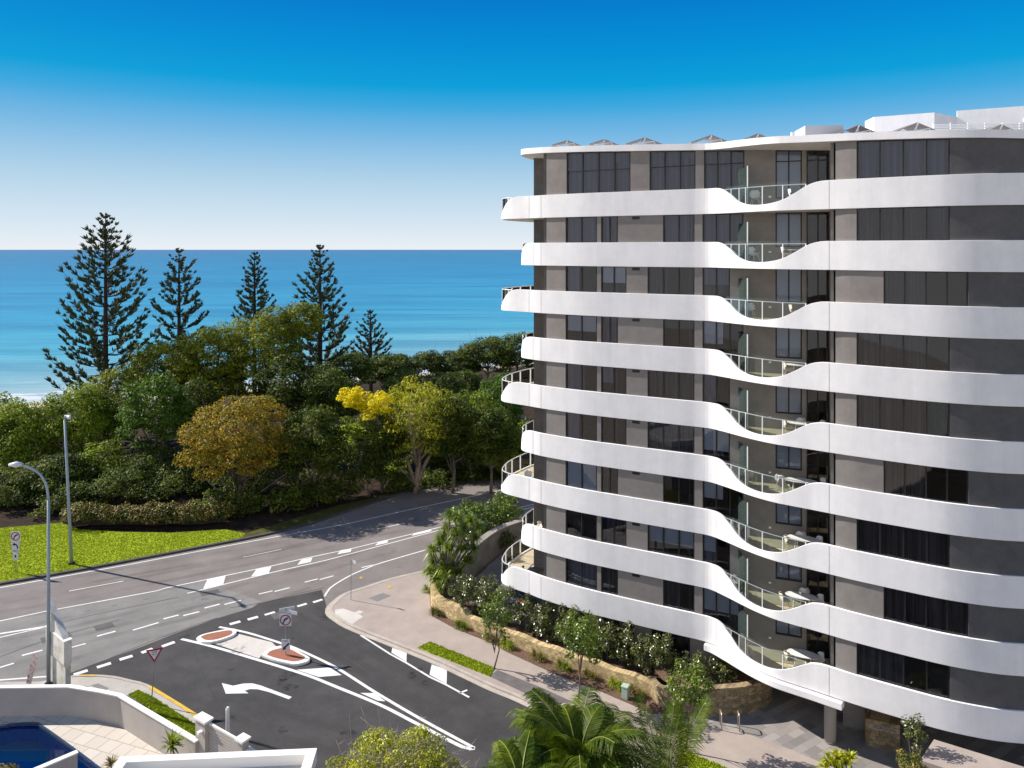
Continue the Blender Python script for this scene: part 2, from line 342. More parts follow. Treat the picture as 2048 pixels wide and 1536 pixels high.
street_px = A_([(480, 840), (730, 745), (1065, 625), (1330, 520), (1600, 420), (1900, 330)])+B_([(60, 300), (330, 240), (540, 195)])
street = GG(street_px)
ko = [p for p in kerb_out if uof(p) > 650 or p[1] < 50]
ks = [i for i, p in enumerate(kerb_out) if p[0] <= min(q[0] for q in kerb_out)+.02][0]
struct(MB().poly(street+kerb_out[ks:]+[(22, 24), (-2, 24)]+side_w[::-1], .008).build('side_street', M['asph_d'], tri=True))
# markings
mk = MB(); LW = .14
def ln(px, w=LW, sm=False, m=0):
    p = GG(px); mk.ribbon(smooth(p, .5) if sm else p, w, .012, m)
def quad(px, m=0): mk.poly(GG(px), .0125, m)
ln(A_([(-400, 255), (0, 180), (1000, 0)])+C_([(1500, 1215), (1950, 1130)])+D_([(240, 1068), (560, 1010), (1000, 910), (1700, 760), (2300, 630), (2900, 500)]), .13)
ln(A_([(520, 205), (930, 130)]), .12); ln(C_([(1830, 1260), (1990, 1228)])+D_([(70, 1200)]), .12); ln(D_([(770, 1052), (1000, 1003)]), .12); ln(D_([(1400, 905), (1560, 870)]), .12)
ln(A_([(-300, 490), (0, 430), (340, 358), (1180, 203), (1250, 182), (2048, 15)])+D_([(240, 1270), (600, 1195), (1200, 1050), (1700, 925), (2400, 760)]), .13)
ln(A_([(1410, 222), (2048, 65)])+D_([(100, 1352), (400, 1285), (870, 1160), (1200, 1072), (1700, 945), (2400, 780)]), .13)
for q in ([(1530, 190), (1560, 118), (1700, 90), (1680, 157)], [(1890, 97), (1930, 42), (2044, 20), (2022, 75)]): quad(A_(q))
for q in ([(190, 1318), (222, 1278), (305, 1262), (292, 1295)], [(490, 1238), (520, 1207), (600, 1194), (592, 1220)], [(775, 1172), (802, 1146), (875, 1130), (868, 1152)], [(1050, 1100), (1075, 1078), (1200, 1050), (1200, 1064)]): quad(D_(q))
ln(A_([(-200, 562), (0, 526), (345, 472)]), .2); ln(A_([(-200, 590), (0, 553), (345, 476)]), .12)
for a in ([(-150, 830), (-40, 795)], [(0, 780), (105, 748)], [(165, 690), (320, 650)], [(480, 645), (645, 600)], [(730, 545), (870, 507)], [(1000, 500), (1195, 442)], [(1230, 415), (1345, 385)], [(1380, 390), (1500, 360)], [(1540, 333), (1655, 303)], [(1690, 306), (1815, 274)]): ln(A_(a), .17)
for a in ([(65, 228), (170, 203)], [(185, 208), (298, 180)], [(412, 138), (510, 113)], [(525, 118), (628, 90)], [(840, 28), (930, 8)]): ln(B_(a), .15)
for a in ([(555, 835), (660, 802)], [(730, 780), (835, 747)], [(900, 722), (998, 692)], [(1065, 670), (1150, 638)], [(1220, 622), (1315, 588)], [(1730, 455), (1810, 433)], [(1865, 420), (1942, 398)]): ln(A_(a), .32)
for a in ([(110, 385), (187, 362)], [(235, 352), (300, 333)], [(357, 320), (427, 299)], [(475, 290), (545, 268)]): ln(B_(a), .26)
ln(B_([(562, 245), (600, 185), (680, 130), (780, 75), (900, 25), (980, -5)])+D_([(1140, 1210), (1500, 1110), (1900, 1000), (2400, 870)]), .15, True)
ln(A_([(-300, 895), (0, 875), (300, 852), (360, 849)]), .14)
ln(A_([(1650, 475), (1850, 515), (2048, 575)])+B_([(235, 598), (330, 630), (560, 735), (700, 812), (940, 965), (1280, 1165), (1690, 1388)]), .19, True)
ln(A_([(1365, 565), (1600, 622), (1882, 705), (2080, 765)])+B_([(440, 842), (640, 922), (980, 1062), (1250, 1200), (1600, 1378), (1690, 1388)]), .22, True)
quad(B_([(350, 798), (600, 780), (690, 838), (520, 852)])); quad(B_([(830, 972), (940, 973), (1020, 1036), (960, 1030)]))
ln(B_([(833, 537), (1060, 682), (1180, 747), (1350, 850), (1480, 912), (1650, 1005)]), .13); ln(B_([(1575, 975), (1635, 950)]), .13)
quad(B_([(1072, 633), (1180, 672), (1178, 738), (1065, 668)])); quad(B_([(1368, 757), (1483, 800), (1480, 905), (1352, 835)]))
struct(mk.build('road_markings', M['paint'], tri=True))
ar = MB().poly(GG(A_([(1670, 898), (1755, 918), (1830, 902), (1900, 900), (1960, 915), (2048, 948)])+B_([(315, 1003), (292, 1020), (150, 968), (60, 945)])+A_([(1885, 943), (1842, 955), (1872, 975), (1700, 978)])), .013)
struct(ar.build('painted_arrow', M['paint'], tri=True))
ym = MB(); 
for q in (B_([(1030, 178), (1050, 165), (1080, 175), (1055, 183)]), ): ym.poly(GG(q, .125), .136)
ym.poly(GG(B_([(820, 105), (835, 95), (850, 103), (838, 112)])), .012)
for a in (Z([(865, 840), (960, 815)], 860, 960, 7.314), Z([(1190, 745), (1270, 725)], 860, 960, 7.314), Z([(570, 915), (640, 900)], 860, 960, 7.314)): ym.ribbon(GG(a), .35, .012)
struct(ym.build('yellow_marks', M['yellow'], tri=True))
cr = MB()
for c in ([(460, 440), (700, 385), (1000, 322), (1350, 250)], [(0, 700), (330, 580), (600, 500), (900, 420)], [(640, 790), (900, 680), (1200, 560), (1500, 450), (1640, 405)], [(630, 358), (680, 350)], [(840, 318), (880, 310)], [(1085, 268), (1120, 262)]):
    cr.ribbon(smooth(GG(A_(c)), .5), .045, .0105)
cr.ribbon(smooth(GG(B_([(-150, 330), (100, 290), (400, 215), (560, 180)])), .5), .05, .0105)
struct(cr.build('road_cracks', M['crack']))
def wearmat(nm, col, amt, sc):
    m = bpy.data.materials.new(nm); m.use_nodes = True; t = m.node_tree; t.nodes.clear(); N = t.nodes.new
    o = N('ShaderNodeOutputMaterial'); tr = N('ShaderNodeBsdfTransparent'); df = N('ShaderNodeBsdfDiffuse'); df.inputs[0].default_value = (*col, 1); ms = N('ShaderNodeMixShader')
    n = N('ShaderNodeTexNoise'); n.inputs['Scale'].default_value = sc; n.inputs['Detail'].default_value = 8; g = N('ShaderNodeNewGeometry'); t.links.new(g.outputs['Position'], n.inputs[0])
    r = N('ShaderNodeMapRange'); r.inputs[1].default_value = .4; r.inputs[2].default_value = .65; r.inputs[3].default_value = 0; r.inputs[4].default_value = amt; t.links.new(n.outputs[0], r.inputs[0])
    t.links.new(r.outputs[0], ms.inputs[0]); t.links.new(tr.outputs[0], ms.inputs[1]); t.links.new(df.outputs[0], ms.inputs[2]); t.links.new(ms.outputs[0], o.inputs[0]); return m
wr_ = MB()
def tracks(px, gap=1.6, w=.5):
    p = smooth(GG(px), .6); wr_.ribbon(offs(p, gap/2), w, .0165); wr_.ribbon(offs(p, -gap/2), w, .0165)
tracks(A_([(0, 245), (900, 70)])+C_([(1960, 1200)])+D_([(300, 1110), (900, 985)])); tracks(A_([(0, 330), (560, 235), (1250, 95)])+D_([(100, 1230), (700, 1090), (1150, 1000)]))
tracks(A_([(0, 470), (700, 330), (1400, 200), (2000, 90)])+D_([(200, 1380), (900, 1190)])); tracks(A_([(0, 620), (500, 520), (1100, 375), (1700, 230)])+B_([(150, 130), (600, 20)])); tracks(A_([(0, 830), (350, 730), (900, 570), (1500, 430)])+B_([(100, 250), (420, 150)]))
tracks(A_([(1200, 820), (1700, 1020), (2100, 1200)])+B_([(700, 1350), (1300, 1600)])); tracks(B_([(330, 430), (640, 600), (1000, 820), (1500, 1120), (2000, 1420)])); tracks(B_([(450, 350), (560, 480), (900, 690), (1300, 950), (1900, 1200)]))
struct(wr_.build('tyre_marks', wearmat('tyre_wear', (.05, .047, .045), .13, .25)))
st_ = MB(); rs_ = random.Random(4)
for i in range(26):
    u, v = (rs_.uniform(60, 1000), rs_.uniform(1060, 1300)) if i < 14 else (rs_.uniform(420, 900), rs_.uniform(1290, 1480)); c = G(u, v)
    r0 = rs_.uniform(.12, .5); st_.poly([(c[0]+math.cos(a*.7)*r0*rs_.uniform(.6, 1.2), c[1]+math.sin(a*.7)*r0*rs_.uniform(.6, 1.2)) for a in range(9)], .0175+i*1e-5)
struct(st_.build('oil_stains', wearmat('oil', (.02, .02, .02), .3, 3), tri=True))
pt2 = MB()
for q in ([(700, 470), (840, 440), (870, 470), (725, 505)], [(300, 560), (520, 510), (545, 545), (320, 600)], [(1500, 215), (1640, 190), (1660, 215), (1520, 240)]): pt2.poly(GG(A_(q)), .0095)
pt2.poly(GG(B_([(150, 380), (260, 350), (300, 385), (185, 420)])), .0095)
struct(pt2.build('asphalt_patches', mat('patch_asphalt', (.10, .096, .092), .9, (.13, .125, .12), 1, grain=.15), tri=True))
# far kerb and lawn, far verge
fk = smooth(far_kerb[:-1], .8)
struct(MB().wall(fk, -.02, .14, .32).build('far_kerb', M['kerb_d']))
fkin = offs(fk, .33)
lawn_b = GG(C_([(1850, 1080), (1700, 1050), (1300, 1075), (900, 1068), (600, 1050), (460, 1000), (0, 1040), (-600, 1100), (-2000, 1420)]), .12)
i1 = min(range(len(fkin)), key=lambda i: abs(uof(fkin[i])-492))
lawn_poly = fkin[:i1+1]+lawn_b
struct(MB().poly(lawn_poly, .125).build('lawn', M['grass'], tri=True))
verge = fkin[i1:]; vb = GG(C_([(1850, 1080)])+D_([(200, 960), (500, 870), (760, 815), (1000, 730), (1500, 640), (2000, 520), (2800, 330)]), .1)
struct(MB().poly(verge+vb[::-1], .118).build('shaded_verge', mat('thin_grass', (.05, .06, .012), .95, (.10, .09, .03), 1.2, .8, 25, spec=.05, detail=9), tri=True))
def inpoly(x, y, P):
    c = False; j = len(P)-1
    for i in range(len(P)):
        if (P[i][1] > y) != (P[j][1] > y) and x < (P[j][0]-P[i][0])*(y-P[i][1])/(P[j][1]-P[i][1])+P[i][0]: c = not c
        j = i
    return c
def blades(name, poly, z, n, h, m, seed):
    rng = random.Random(seed); vs = []; fs = []; xs = [p[0] for p in poly]; ys = [p[1] for p in poly]; k = 0
    x0, x1, y0, y1 = max(min(xs), -46), max(xs), min(ys), max(ys); t = 0
    while k < n and t < n*8:
        t += 1; x = rng.uniform(x0, x1); y = rng.uniform(y0, y1)
        if not inpoly(x, y, poly): continue
        a = rng.uniform(0, 6.28); w = .035+.03*rng.random(); hh = h*rng.uniform(.5, 1.3); b = len(vs)
        dx, dy = math.cos(a)*w, math.sin(a)*w
        vs += [(x-dx, y-dy, z-.01), (x+dx, y+dy, z-.01), (x+rng.uniform(-.06, .06), y+rng.uniform(-.06, .06), z+hh)]; fs.append((b, b+1, b+2)); k += 1
    o = MB().add(vs, fs).build(name, m); struct(o, 'stuff'); o['label'] = 'short bright green grass blades on the roadside lawn'; o['category'] = 'grass'; return o
blades('grass', lawn_poly, .125, 26000, .07, M['blade'], 3)
# park lawn glimpsed behind the wattle
struct(MB().poly(smooth(GG([(650, 885), (760, 892), (850, 880), (890, 860), (800, 848), (690, 850), (640, 862), (650, 885)]), .8)[:-1], .01).build('park_lawn', M['grass'], tri=True))
# right-hand footpath
zp = .12
gard = GG(B_([(1362, 40), (1352, 240), (1370, 392), (1550, 490), (1830, 600)])+K7_([(200, 662), (600, 845), (920, 965), (1300, 1128), (1420, 1130), (1560, 1190), (2048, 1290)])+K6_([(300, 1400), (620, 1536)])+[(1800, 1640)], zp)
kin = offs(kerb_out, .42)
path_poly = kin+[(16, 26)]+gard[::-1]
struct(MB().poly(path_poly, zp).build('footpath', M['path'], tri=True))
kb = MB(); kb.wall(kerb_out, .012, .03, .30); kb.wall(offs(kerb_out, .301), .0, zp+.012, .20)
struct(kb.build('kerb', M['kerb']))
gs = GG(B_([(1262, 633), (1355, 588), (1840, 785), (1805, 848)]), zp)
struct(MB().poly(gs, zp+.03, thick=.05).build('verge_grass', M['grass'], tri=True))
g2 = GG(K7_([(1500, 1500), (1560, 1415), (1850, 1536), (2000, 1620), (1800, 1640)]), zp)
struct(MB().poly(g2, zp+.03, thick=.05).build('verge_grass', M['grass'], tri=True))
blades('grass', gs, .15, 2500, .06, M['blade'], 5)['label'] = 'short grass in the strip beside the kerb of the side street'
blades('grass', g2, .15, 1500, .06, M['blade'], 6)['label'] = 'short grass patch at the foot of the nearest street tree'
struct(MB().poly(GG(K7_([(75, 848), (130, 797), (480, 938), (700, 1040), (500, 1060), (395, 1000)]), zp), zp+.006).build('dark_paving', M['paver_d'], tri=True))
rmp = MB(); rmp.poly(GG(B_([(640, 345), (700, 335), (820, 375), (850, 398), (765, 458), (735, 455), (640, 395)]), zp), zp+.006)
rmp.poly(GG(B_([(785, 366), (822, 350), (855, 360), (832, 374)]), zp), zp+.0065)
struct(rmp.build('kerb_ramp', M['pale'], tri=True))
struct(MB().poly(GG(B_([(890, 258), (1000, 218), (1062, 240), (960, 282)]), zp), zp+.006).build('service_cover', M['asph'], tri=True))
entry = GG(K7_([(1420, 1105), (1500, 1150), (1800, 1235), (2048, 1292)])+K6_([(80, 1300), (330, 1400), (560, 1536), (700, 1640)]), zp)+[(26, 30), (26, 44), (8, 44)]
pav = mat('entry_pavers', (.23, .21, .20), .8, (.33, .30, .28), .8)
def tilemap(m, sx, sy, c1, c2, mort, rot=0, msize=.01):
    t = m.node_tree; b = t.nodes['Principled BSDF']; g = t.nodes.new('ShaderNodeNewGeometry'); mp = t.nodes.new('ShaderNodeMapping'); mp.inputs['Rotation'].default_value = (0, 0, rot)
    br = t.nodes.new('ShaderNodeTexBrick'); br.inputs['Scale'].default_value = 1; br.inputs['Brick Width'].default_value = sx; br.inputs['Row Height'].default_value = sy
    br.inputs['Mortar Size'].default_value = msize; br.inputs['Color1'].default_value = (*c1, 1); br.inputs['Color2'].default_value = (*c2, 1); br.inputs['Mortar'].default_value = (*mort, 1)
    t.links.new(g.outputs['Position'], mp.inputs[0]); t.links.new(mp.outputs[0], br.inputs[0]); t.links.new(br.outputs[0], b.inputs['Base Color'])
tilemap(pav, .9, .45, (.20, .185, .175), (.33, .30, .28), (.2, .18, .17), R(-32), .008)
struct(MB().poly([(x, y-.7) if y < 43 and i < 8 else (x, y) for i, (x, y) in enumerate(entry)], zp-.006).build('entry_paving', pav, tri=True))
# left corner footpath, kerb, grass
lp = side_w+[(-2, 26), (-12, 32)]+GG(A_([(1490, 1300), (960, 990), (800, 960), (520, 912), (-400, 925), (-400, 890), (300, 885)]), .1)
struct(MB().poly(lp, .1).build('footpath', M['concrete'], tri=True))
lk = offs(side_w, -.001)
struct(MB().wall(offs(side_w, .0), .0, .125, -.18).build('kerb', M['kerb']))
yk = MB(); ys_ = [p for p in side_w if 296 < uof(p) < 402]; yk.ribbon(offs(ys_, -.1), .2, .131); ys2 = [p for p in side_w if 150 < uof(p) < 192]; yk.ribbon(offs(ys2, -.1), .14, .131)
struct(yk.build('yellow_kerb_line', M['yellow']))
lg = GG(A_([(965, 985), (1040, 948), (1165, 1010), (1490, 1220), (1490, 1310)]), .12)
struct(MB().poly(lg, .125, thick=.05).build('corner_grass', M['grass'], tri=True)); blades('grass', lg, .125, 3000, .06, M['blade'], 8)['label'] = 'short grass around the base of the give way sign'
struct(MB().poly(GG(A_([(680, 915), (740, 900), (820, 935), (790, 955)]), .1), .106).build('service_cover', M['asph'], tri=True))

# splitter island
def island(px, label, topm, grp):
    P = smooth(GG(px, .1)+[GG(px, .1)[0]], .15)[:-1]; c = Vector((sum(p[0] for p in P)/len(P), sum(p[1] for p in P)/len(P), 0))
    root = thing('traffic_island', label, 'traffic island', (c.x, c.y, 0), grp)
    inner = [(c.x+(p[0]-c.x)*.80, c.y+(p[1]-c.y)*.72) for p in P]; n = len(P)
    mb = MB(); mb.add([(*p, 0) for p in P]+[(*p, .1) for p in P]+[((p[0]*.93+q[0]*.07), (p[1]*.93+q[1]*.07), .15) for p, q in zip(P, inner)]+[(*q, .15) for q in inner], sum([[(i, (i+1) % n, n+(i+1) % n, n+i), (n+i, n+(i+1) % n, 2*n+(i+1) % n, 2*n+i), (2*n+i, 2*n+(i+1) % n, 3*n+(i+1) % n, 3*n+i)] for i in range(n)], []))
    mb.build('kerb_ring', M['cap'], root); MB().poly(inner, .146).build('paved_top', topm, root, tri=True); return root
island(A_([(1478, 562), (1500, 545), (1560, 525), (1740, 490), (1782, 505), (1765, 535), (1680, 570), (1590, 592), (1520, 590)]), 'smaller oval red-topped traffic island at the far end of the median', M['brickred'], 'traffic islands')
island(B_([(88, 690), (130, 648), (235, 618), (310, 628), (390, 675), (452, 712), (430, 740), (350, 760), (290, 752), (180, 725)]), 'larger red-topped traffic island carrying the no right turn sign', M['brickred'], 'traffic islands')
struct(MB().poly(GG(A_([(1785, 525), (2048, 590)])+B_([(200, 625), (120, 650), (85, 690)])+A_([(1950, 712), (1605, 598), (1700, 575), (1765, 542)])), .014).build('painted_median', M['pale'], tri=True))

# ---------------------------------------------------------------- apartment building
P1 = 4.42; FL = 3.0; BH = 1.43; DK = 1.15
def PZ(k): return P1+FL*(k-1)
common = [(1.9, 47.2), (3.1, 46.35), (4.5, 45.45), (6.73, 44.25), (8.16, 43.5), (9.6, 42.75), (10.5, 42.3), (11.15, 41.85), (11.75, 41.0), (12.3, 40.1), (12.84, 39.3), (13.5, 38.55), (14.25, 37.98), (14.9, 37.53), (15.53, 37.06), (16.63, 36.25), (18.34, 35.15), (19.9, 34.25), (21.45, 33.65), (22.74, 33.4), (24.5, 33.25), (27, 33.4), (30, 33.9), (34, 35)]
odd = [(6.0, 58.5), (3.2, 56.6), (1.9, 55.2), (.64, 53.5), (-.25, 51.9), (-.66, 50.5), (-.70, 49.75), (-.5, 49.25), (-.05, 48.8), (1.0, 47.98)]+common
even = [(6.5, 56.5), (4, 54.6), (2.4, 52.7), (1.54, 51.3), (.88, 50.0), (.62, 49.15), (.68, 48.55), (.98, 48.1), (1.35, 47.72)]+common
CO, CE = smooth(odd, .16), smooth(even, .16)
notch = [(1431, 0), (1440, .05), (1449, .17), (1462, .44), (1475, .79), (1488, .97), (1500, 1.05), (1520, 1.08), (1540, 1.03), (1565, .87), (1590, .55), (1612, .23), (1625, .10), (1640, .02), (1650, 0)]
tipO = [(0, 1.15), (1.5, 1.0), (3, .82), (6, .62), (10, .38), (15, .18), (20, .08), (30, 0)]
tipE = [(0, 1.15), (.4, .75), (1.2, .52), (2.5, .34), (5, .18), (9, .06), (16, 0)]
def lerp(tab, x):
    if len(tab) > 8 and tab is notch and tab[0][0] < x < tab[-1][0]:
        for i in range(len(tab)-1):
            if x <= tab[i+1][0]:
                sl_ = lambda k: (tab[min(len(tab)-1, k+1)][1]-tab[max(0, k-1)][1])/(tab[min(len(tab)-1, k+1)][0]-tab[max(0, k-1)][0])
                (a, b), (c, d) = tab[i], tab[i+1]; h = c-a; t = (x-a)/h; m0 = 0 if i == 0 else sl_(i); m1 = 0 if i+1 == len(tab)-1 else sl_(i+1)
                return (2*t**3-3*t*t+1)*b+(t**3-2*t*t+t)*h*m0+(-2*t**3+3*t*t)*d+(t**3-t*t)*h*m1
    if x <= tab[0][0]: return tab[0][1]
    for (a, b), (c, d) in zip(tab, tab[1:]):
        if x <= c: return b+(d-b)*(x-a)/(c-a)
    return tab[-1][1]
def drops(C, tip):
    us = [uof(p) for p in C]; it = min(range(len(C)//2), key=lambda i: us[i]); out = []
    for i, u in enumerate(us):
        out.append(DK if i <= it else max(lerp(tip, u-us[it]), lerp(notch, u)))
    return out, it
def soff(p): return 30.33-.054*(p[0]-15.6)
bld = thing('apartment_building', 'large modern apartment building with wavy white balcony bands and grey walls', 'building', (14, 45, 0))
wl = smooth([(2.0, 47.27)]+offs(common, .1)[1:5]+[(9.65, 42.85), (11.0, 42.15), (12.65, 41.38), (14.3, 40.72), (16.9, 39.75), (18.2, 39.2)], .2)
wr = smooth([(15.76, 37.08)]+offs(common, .1)[15:], .2)
def cut(C, u0, u1):
    out = []
    for a, b in zip(C, C[1:]):
        ua, ub = uof(a), uof(b)
        for q in (u0, u1):
            if ua < q <= ub and (q == u0): t = (q-ua)/(ub-ua); out.append((a[0]+(b[0]-a[0])*t, a[1]+(b[1]-a[1])*t))
        if u0 < ub < u1: out.append(b)
        if ua < u1 <= ub: t = (u1-ua)/(ub-ua); out.append((a[0]+(b[0]-a[0])*t, a[1]+(b[1]-a[1])*t))
    return out
rnd = random.Random(7)
def at_u(C, u): 
    c = cut(C, u, u+.5); return c[0]
def window(C, u0, u1, z0, z1, n, transom=None, cm=None, cover=1.0, awning=-1, splits=None):
    zt = z1 if callable(z1) else (lambda p: z1)
    line = cut(C, u0, u1); e = [u0+(u1-u0)*i/n for i in range(n+1)] if not splits else splits
    fr = MB(); D = .06
    base = offs(line, .05)
    fr.wall(base, z0, z0+.07, D); fr.wall(base, lambda p: zt(p)-.06, zt, D)
    if transom: fr.wall(offs(line, .055), transom-.025, transom+.025, .05)
    for i, u in enumerate(e):
        u = min(max(u, u0+1.0), u1-1.2); a = at_u(C, u); b = at_u(C, u+.6)
        rz = math.atan2(b[1]-a[1], b[0]-a[0]); c = offs([a, b], .08)[0]
        w = .07 if 0 < i < n else .08; h = zt(a)-z0-.02
        fr.box((c[0], c[1], z0+h/2+.005), (w, .075, h), rz)
    w = fr.build('window', M['frame'], bld)
    MB().wall(offs(line, .085), z0+.05, lambda p: zt(p)-.04, .012).build('pane', M['glass'], w)
    if cm:
        cl = []; L = offs(line, .3); cl_u0 = 0
        for i, p in enumerate(L):
            if i/len(L) <= cover or cover < 0 and i/len(L) > -cover: cl.append(p)
        if len(cl) > 2:
            cl = smooth(cl, .05); q = offs(cl, .0); cl = [(p[0]+math.sin(i*1.1)*.045, p[1]+math.cos(i*1.1)*.045) for i, p in enumerate(q)]
            MB().wall(cl, z0-.02, lambda p: zt(p)-.05, .01).build('curtain', cm, w)
    return w
bands = []
for k in range(1, 10):
    C, tip = (CO, tipO) if k % 2 else (CE, tipE)
    dr, it = drops(C, tip); z = PZ(k)
    zt = [z-d for d in dr]
    b = MB().wall(C, z-BH, zt, .15).build('balcony_band', M['white'], bld, bevel=.012); bands.append(b)
    # slab and soffit
    rim = offs(C, .03)[::3]
    sb = MB(); sb.poly(rim+[(34, 62), (8, 62)], z-DK-.005, 1); sb.poly(rim+[(34, 62), (8, 62)], z-BH+.015, 0)
    sb.f[-1] = tuple(reversed(sb.f[-1]))
    sb.build('floor_slab', [M['soffit'], M['deck']], bld, tri=True)
    # rails at the notch and round the tip
    cu = [p for p in C if 1447 < uof(p) < 1614]; ru = offs(cu, .06)
    rl = MB(); rl.tube([(*p, z-.13) for p in ru], .028, 6)
    def post(p, zb, zt_, r_=.024):
        rl.box((p[0], p[1], (zb+zt_)/2), (.045, .06, zt_-zb), R(-40))
    for u in (1461, 1477, 1490, 1523.6, 1565, 1611): post(offs([at_u(C, u), at_u(C, u+1)], .06)[0], z-DK, z-.13)
    r1 = rl.build('railing', M['whitemetal'], bld)
    MB().wall(offs(cu, .035), z-DK, z+.02, .012).build('glass_panel', M['rail_glass'], r1)
    i0 = int(len(C[:it])*.12); ie = it+ (9 if k % 2 else 3)
    cu = C[i0:ie]; rl = MB(); ru = offs(cu, .08); rl.tube([(*p, z-.05) for p in ru], .03, 6)
    rl.wall(offs(cu, .05), z-DK-.02, z-DK+.07, .07)
    s_ = 0
    for j in range(1, len(ru)):
        s_ += math.dist(ru[j], ru[j-1])
        if s_ > 1.15: s_ = 0; post(ru[j], z-DK, z-.05)
    r2 = rl.build('railing', M['whitemetal'], bld)
    MB().wall(offs(cu, .06), z-DK+.06, z-.02, .012).build('glass_panel', M['rail_glass'], r2)
    # privacy screen in the notch
    a = offs([at_u(C, 1489.5), at_u(C, 1490.5)], .22)[0]; bq = at_u(wl, 1477)
    ps = MB().wall([a, bq], z-DK, z+1.0-.0, .02).build('privacy_screen', M['screen_glass'], bld)
    MB().box((a[0], a[1], z-DK+1.1), (.05, .05, 2.2), R(-40)).build('screen_post', M['whitemetal'], ps)
    # joint lines
    jm = MB()
    for u in (1058 if k % 2 else 1066, 1082, 1432, 1658):
        a, b2 = at_u(C, u), at_u(C, u+.6); rz = math.atan2(b2[1]-a[1], b2[0]-a[0]); jm.box((a[0], a[1], z-BH/2), (.02, .012, BH-.04), rz)
    jm.build('expansion_joint', M['joint'], bld)
    # walls and windows
    z0 = z-DK; z1 = (z+FL-BH+.015) if k < 9 else soff
    wide = k in (7, 5, 4, 2)
    if k == 9: wins = [(1133, 1261, 4), (1299, 1391, 3), (1408, 1489, 3)]
    else: wins = [(1131, 1194, 2), (1202, 1253 if wide else 1236, 2), (1295 if wide else 1326, 1389, 3 if wide else 2), (1405, 1460 if wide else 1487, 2 if wide else 3)]
    wins_r = [(1713, 1900, 4)] if k not in (7, 4, 2) else [(1767, 1937, 4)]
    rec = [(1551, 1604, 2), (1613, 1659, 2)]
    tr = z+1.35 if k == 9 else None
    wm = MB()
    def seg(C_, a, b, zt_=z1):
        if b-a > .5: MB().wall(cut(C_, a, b), z0, zt_, .2).build('wall', M['grey'], bld)
    cur = 1084
    for (a, b, n) in wins+rec: seg(wl, cur, a); cur = b
    seg(wl, cur, 1680)
    cur = 1659
    for (a, b, n) in wins_r: seg(wr, cur, a); cur = b
    MB().wall(cut(wr, cur, 2400), z0, z1, .2).build('wall', M['grey_shade'], bld)
    MB().wall([(15.84, 37.3), (16.98, 39.9)], z0, z1, -.15).build('wall', M['grey'], bld)
    for j, (a, b, n) in enumerate(wins):
        cm = rnd.choice([M['curtain'], M['curtain'], M['sheer'], None]); cov = rnd.choice([1, 1, .6, .45])
        if k >= 8: cm = M['sheer']; cov = 1
        w = window(wl, a, b, z0+.1 if k < 9 else z0+.6, z1 if k == 9 else z1, n, tr, cm, cov)
        if k < 9 and rnd.random() < .35:
            dn_ = rnd.choice([.5, .8, 1.2]); ua, ub = (a, b) if rnd.random() < .5 else (a, (a+b)/2)
            MB().wall(offs(cut(wl, ua+2, ub-1), .16), z1-dn_-.5, z1-.05, .01).build('roller_blind', M[rnd.choice(['frost', 'sheer'])], w)
    for (a, b, n) in wins_r:
        cm = M['curtain'] if k not in (9,) else M['sheer']; w = window(wr, a, b, z0+.1, z1, n, None, cm, rnd.choice([1, .75, .5]) if k != 9 else 1)
        if k == 5: MB().wall([(p[0]+math.sin(i*1.3)*.03, p[1]+math.cos(i*1.3)*.03) for i, p in enumerate(smooth(offs(cut(wr, 1856, 1898), .24), .05))], z0+.1, z1, .01).build('curtain', M['teal'], w)
    # frosted recess window and dark glazed door
    a, b, n = rec[0]; w = window(wl, a, b, z0+.85 if k < 9 else z0+.5, z1, 2, tr); ln_ = offs(cut(wl, a+2, b-2), .12)
    MB().wall(ln_, z0+.85 if k < 9 else z0+.5, lambda p: (z1(p) if callable(z1) else z1)-.04, .01).build('blind', M['frost'], w)
    if k < 9 or 1: MB().wall(cut(wl, a, b), z0, z0+.85 if k < 9 else z0+.5, .2).build('wall', M['grey'], bld)
    window(wl, rec[1][0], rec[1][1], z0, z1, 2, tr, M['curtain'] if k > 6 else None, .5)
    MB().box((*at_u(wl, 1540), z-.55), (.13, .05, .09), R(-24)).build('wall_socket', M['cap'], bld)
    if k < 9:
        q = offs([at_u(wl, 1268), at_u(wl, 1276)], -.01); MB().box(((q[0][0]+q[1][0])/2, (q[0][1]+q[1][1])/2, z1-.15), (.45, .03, .16), math.atan2(q[1][1]-q[0][1], q[1][0]-q[0][0])).build('air_vent', M['frame'], bld)
    # left end: return wall, dark glazing, pier
    for q_, th in (([(2.28, 48.4), (2.0, 47.3)], .15), ([(1.45, 50.0), (2.5, 49.7)], .5), ([(4.2, 56.5), (2.6, 53), (1.5, 50.2)], .2)): MB().wall(q_, z0, z1, th).build('pier', M['pier'], bld)
    e = MB().wall([(2.42, 49.7), (2.28, 48.41)], z0, z1, .04).build('side_window', M['glass'], bld)
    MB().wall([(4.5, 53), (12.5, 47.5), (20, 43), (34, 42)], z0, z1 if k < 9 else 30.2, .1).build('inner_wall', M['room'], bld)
    for (xa, ya), (xb, yb) in (((6.3, 44.8), (8.3, 49.5)), ((10.2, 42.9), (12.5, 46.8)), ((3.0, 48), (5.0, 52)), ((18.3, 36), (20.5, 42)), ((13.6, 41.4), (16, 45))): MB().wall([(xa, ya), (xb, yb)], z0, z1 if k < 9 else 30.2, .08).build('inner_wall', M['room'], bld)
